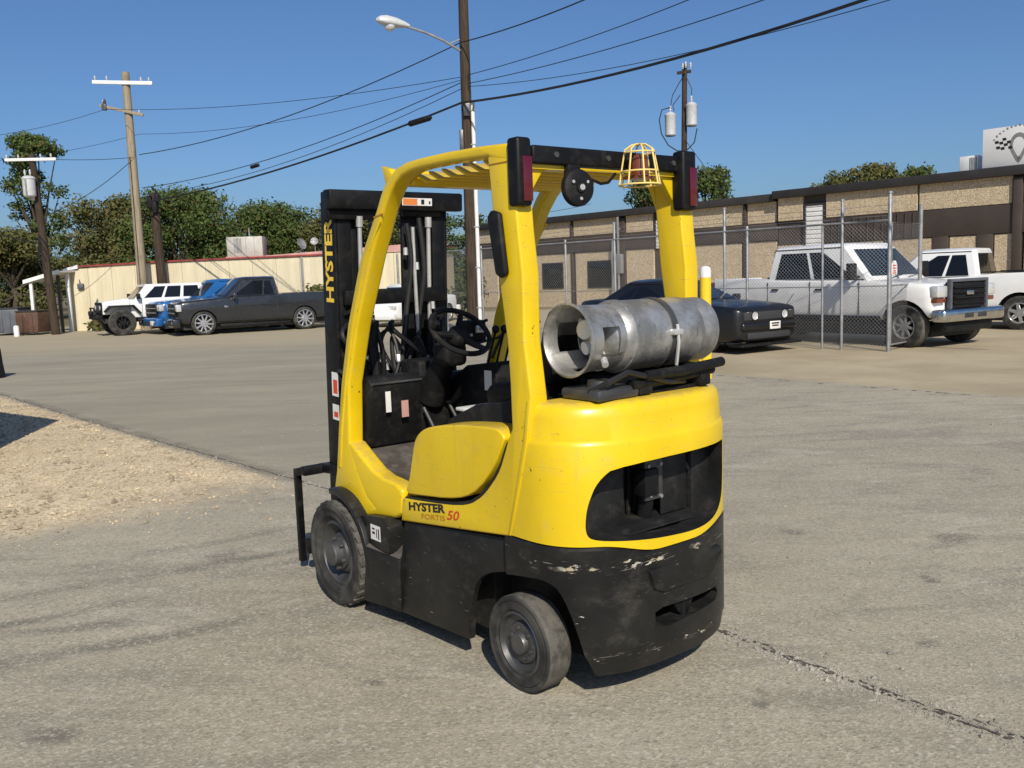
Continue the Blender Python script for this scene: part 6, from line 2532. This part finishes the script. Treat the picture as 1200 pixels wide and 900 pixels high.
# ---- white car glimpsed behind the mast
ws = dict(hw=.92, wb=2.75, fo=.9, ro=.95, r=.33, tw=.22, paint='car_white', arch=.05,
          sections=[(2.22, .32, .72, .74, .1, .02, .05), (2.12, .24, .82, .84, .1, .02, .05), (1.8, .20, .90, .90, .1, .03, .07), (1.0, .18, .98, .92, .1, .03, .07), (-.9, .18, 1.02, .92, .1, .02, .07), (-1.9, .22, 1.06, .90, .1, .02, .07), (-2.3, .36, .98, .82, .1, 0, .05)],
          cab=(1.15, .45, -.85, -1.65), belt=1.0, roof=1.50, cab_hw=.84, roof_hw=.66, side_windows=crew(.46, .50), rim='silver_rim', spokes=9, rim_ratio=.66,
          door_seams=((.95, .32, .98), (-.1, .32, .98), (-1.0, .32, .98)), handles=((.1, .86), (-.9, .86)), mirror=(.85, .98, .16, .12), mirror_mat='car_white',
          boxes=[('headlight', 'lens_clear', [(1.98, 2.19, .50, .82, .62, .76)], dict(b=.03)), ('headlight', 'lens_clear', [(1.98, 2.19, -.82, -.50, .62, .76)], dict(b=.03)),
                 ('taillight', 'lens_red', [(-2.33, -2.1, .55, .86, .80, .98)], dict(b=.03)), ('taillight', 'lens_red', [(-2.33, -2.1, -.86, -.55, .80, .98)], dict(b=.03)),
                 ('rear_bumper', 'car_white', [(-2.42, -2.2, -.84, .84, .36, .62)], dict(b=.05)), ('front_bumper', 'car_white', [(2.0, 2.3, -.82, .82, .26, .5)], dict(b=.05))])
vehicle('sedan', Vector((-3.75, 34.0)), R(243), 'white sedan seen through the forklift mast', 'sedan', ws)
ws2 = dict(ws)
vehicle('sedan', Vector((-23.75, 35.8)), R(195), 'white sedan cut off by the far left edge', 'sedan', ws2)

# ---- white off-roader with black arches
th6 = R(180 + 33)
hd6 = Vector((math.cos(th6), math.sin(th6)))
jp = thing('off_roader', (-13.45, 34.2, 0), th6, 'white open fendered off-roader with big black tyres by the beige wall', 'off-roader', 'parked vehicles')
g = MB()
g.box(-1.75, .95, -.76, .76, .62, 1.28, .05, 3)
g.build('tub', 'car_white', jp)
g = MB()
g.prism([(.95, .75), (.95, 1.30), (1.0, 1.33), (1.80, 1.25), (1.88, 1.20), (1.90, .78)], -.62, .62, 'y', .05, 3)
g.build('hood', 'car_white', jp)
g = MB()
g.box(1.895, 1.945, -.66, .66, .72, 1.22, .02)
gr = g.build('grille', 'plastic_black', jp)
for k in range(7):
    g = MB()
    y = -.27 + k * .09
    g.box(1.94, 1.955, y - .025, y + .025, .86, 1.12, .005)
    g.build('grille_slot', 'interior', gr)
for sd in (1, -1):
    g = MB()
    g.lathe([(.001, .02), (.07, .015), (.095, 0), (.095, -.03)], (1.955, sd * .47, 1.02), (1, 0, 0), 18)
    g.build('headlight', 'lens_clear', jp)
    for x in (1.28, -1.20):
        g = MB()
        pts = [(x - .68, .78), (x - .42, 1.10), (x + .40, 1.10), (x + .58, .90), (x + .54, .86), (x + .36, 1.04), (x - .38, 1.04), (x - .62, .76)]
        g.prism(pts, *sorted((sd * .60, sd * .98)), 'y', .015)
        g.build('fender_flare', 'plastic_black', jp)
        car_wheel(jp, x, sd * .96, .47, .32, sd, 'satin_black', 8, .50)
        g = MB()
        hel = []
        for k in range(60):
            a = k * .62
            hel.append((x + .10 + .065 * math.cos(a), sd * .52 + .065 * math.sin(a), .52 + k * .009))
        g.tube(hel, .012, 5)
        g.build('coil_spring', 'green_spring', jp)
    F = Face((.72, sd * .75, 1.30), (-1.68, sd * .75, 1.30), (-1.60, sd * .66, 1.78), (.34, sd * .66, 1.78))
    for uv in ([(.10, .06), (.36, .06), (.36, .92), (.17, .92)], [(.40, .06), (.64, .06), (.64, .92), (.40, .92)], [(.69, .06), (.95, .06), (.95, .92), (.69, .92)]):
        g = MB()
        F.pane(g, uv, Vector((0, sd, 0)))
        g.build('side_window', 'glass', jp)
    g = MB()
    for xx in (.55, -.30, -1.05):
        g.box(xx - .006, xx + .006, *sorted((sd * .755, sd * .764)), .68, 1.27)
    g.build('door_seam', 'interior', jp)
    g = MB()
    g.box(.62, .74, *sorted((sd * .80, sd * .98)), 1.30, 1.50, .02)
    g.build('mirror', 'plastic_black', jp)
    g = MB()
    g.box(-.85, .75, *sorted((sd * .76, sd * .88)), .50, .58, .02)
    g.build('side_step', 'plastic_black', jp)
g = MB()
def jr(z, f, w_):
    x0, x1 = .80 + (.38 - .80) * f, -1.74 + .08 * f
    return [(x0, w_, z), (x0, -w_, z), (x1, -w_, z), (x1, w_, z)]
g.loft([jr(1.24, 0, .755), jr(1.30, 0.0, .75), jr(1.78, 1, .66), jr(1.83, 1.0, .60)])
g.build('hardtop', 'car_white', jp)
Fw = Face((.815, .66, 1.32), (.815, -.66, 1.32), (.405, -.58, 1.77), (.405, .58, 1.77))
g = MB()
Fw.pane(g, [(.03, .05), (.97, .05), (.97, .95), (.03, .95)], Vector((1, 0, .5)))
g.build('windscreen', 'glass_blue', jp)
g = MB()
g.box(1.98, 2.16, -.80, .80, .60, .78, .03)
g.tube([(2.10, -.45, .78), (2.14, -.42, 1.02), (2.14, .42, 1.02), (2.10, .45, .78)], .03, 8)
g.build('front_bumper', 'plastic_black', jp)
g = MB()
g.box(2.12, 2.26, -.20, .20, .74, .92, .03)
g.build('winch', 'satin_black', jp)
g = MB()
g.box(-1.95, -1.75, -.82, .82, .55, .72, .03)
g.build('rear_bumper', 'plastic_black', jp)
g = MB()
g.box(-1.6, 1.9, -.40, .40, .46, .64)
for x in (1.28, -1.20):
    g.tube([(x, -.75, .47), (x, .75, .47)], .06, 8)
    g.ball((x, .12, .47), .15)
g.build('frame', 'interior', jp)
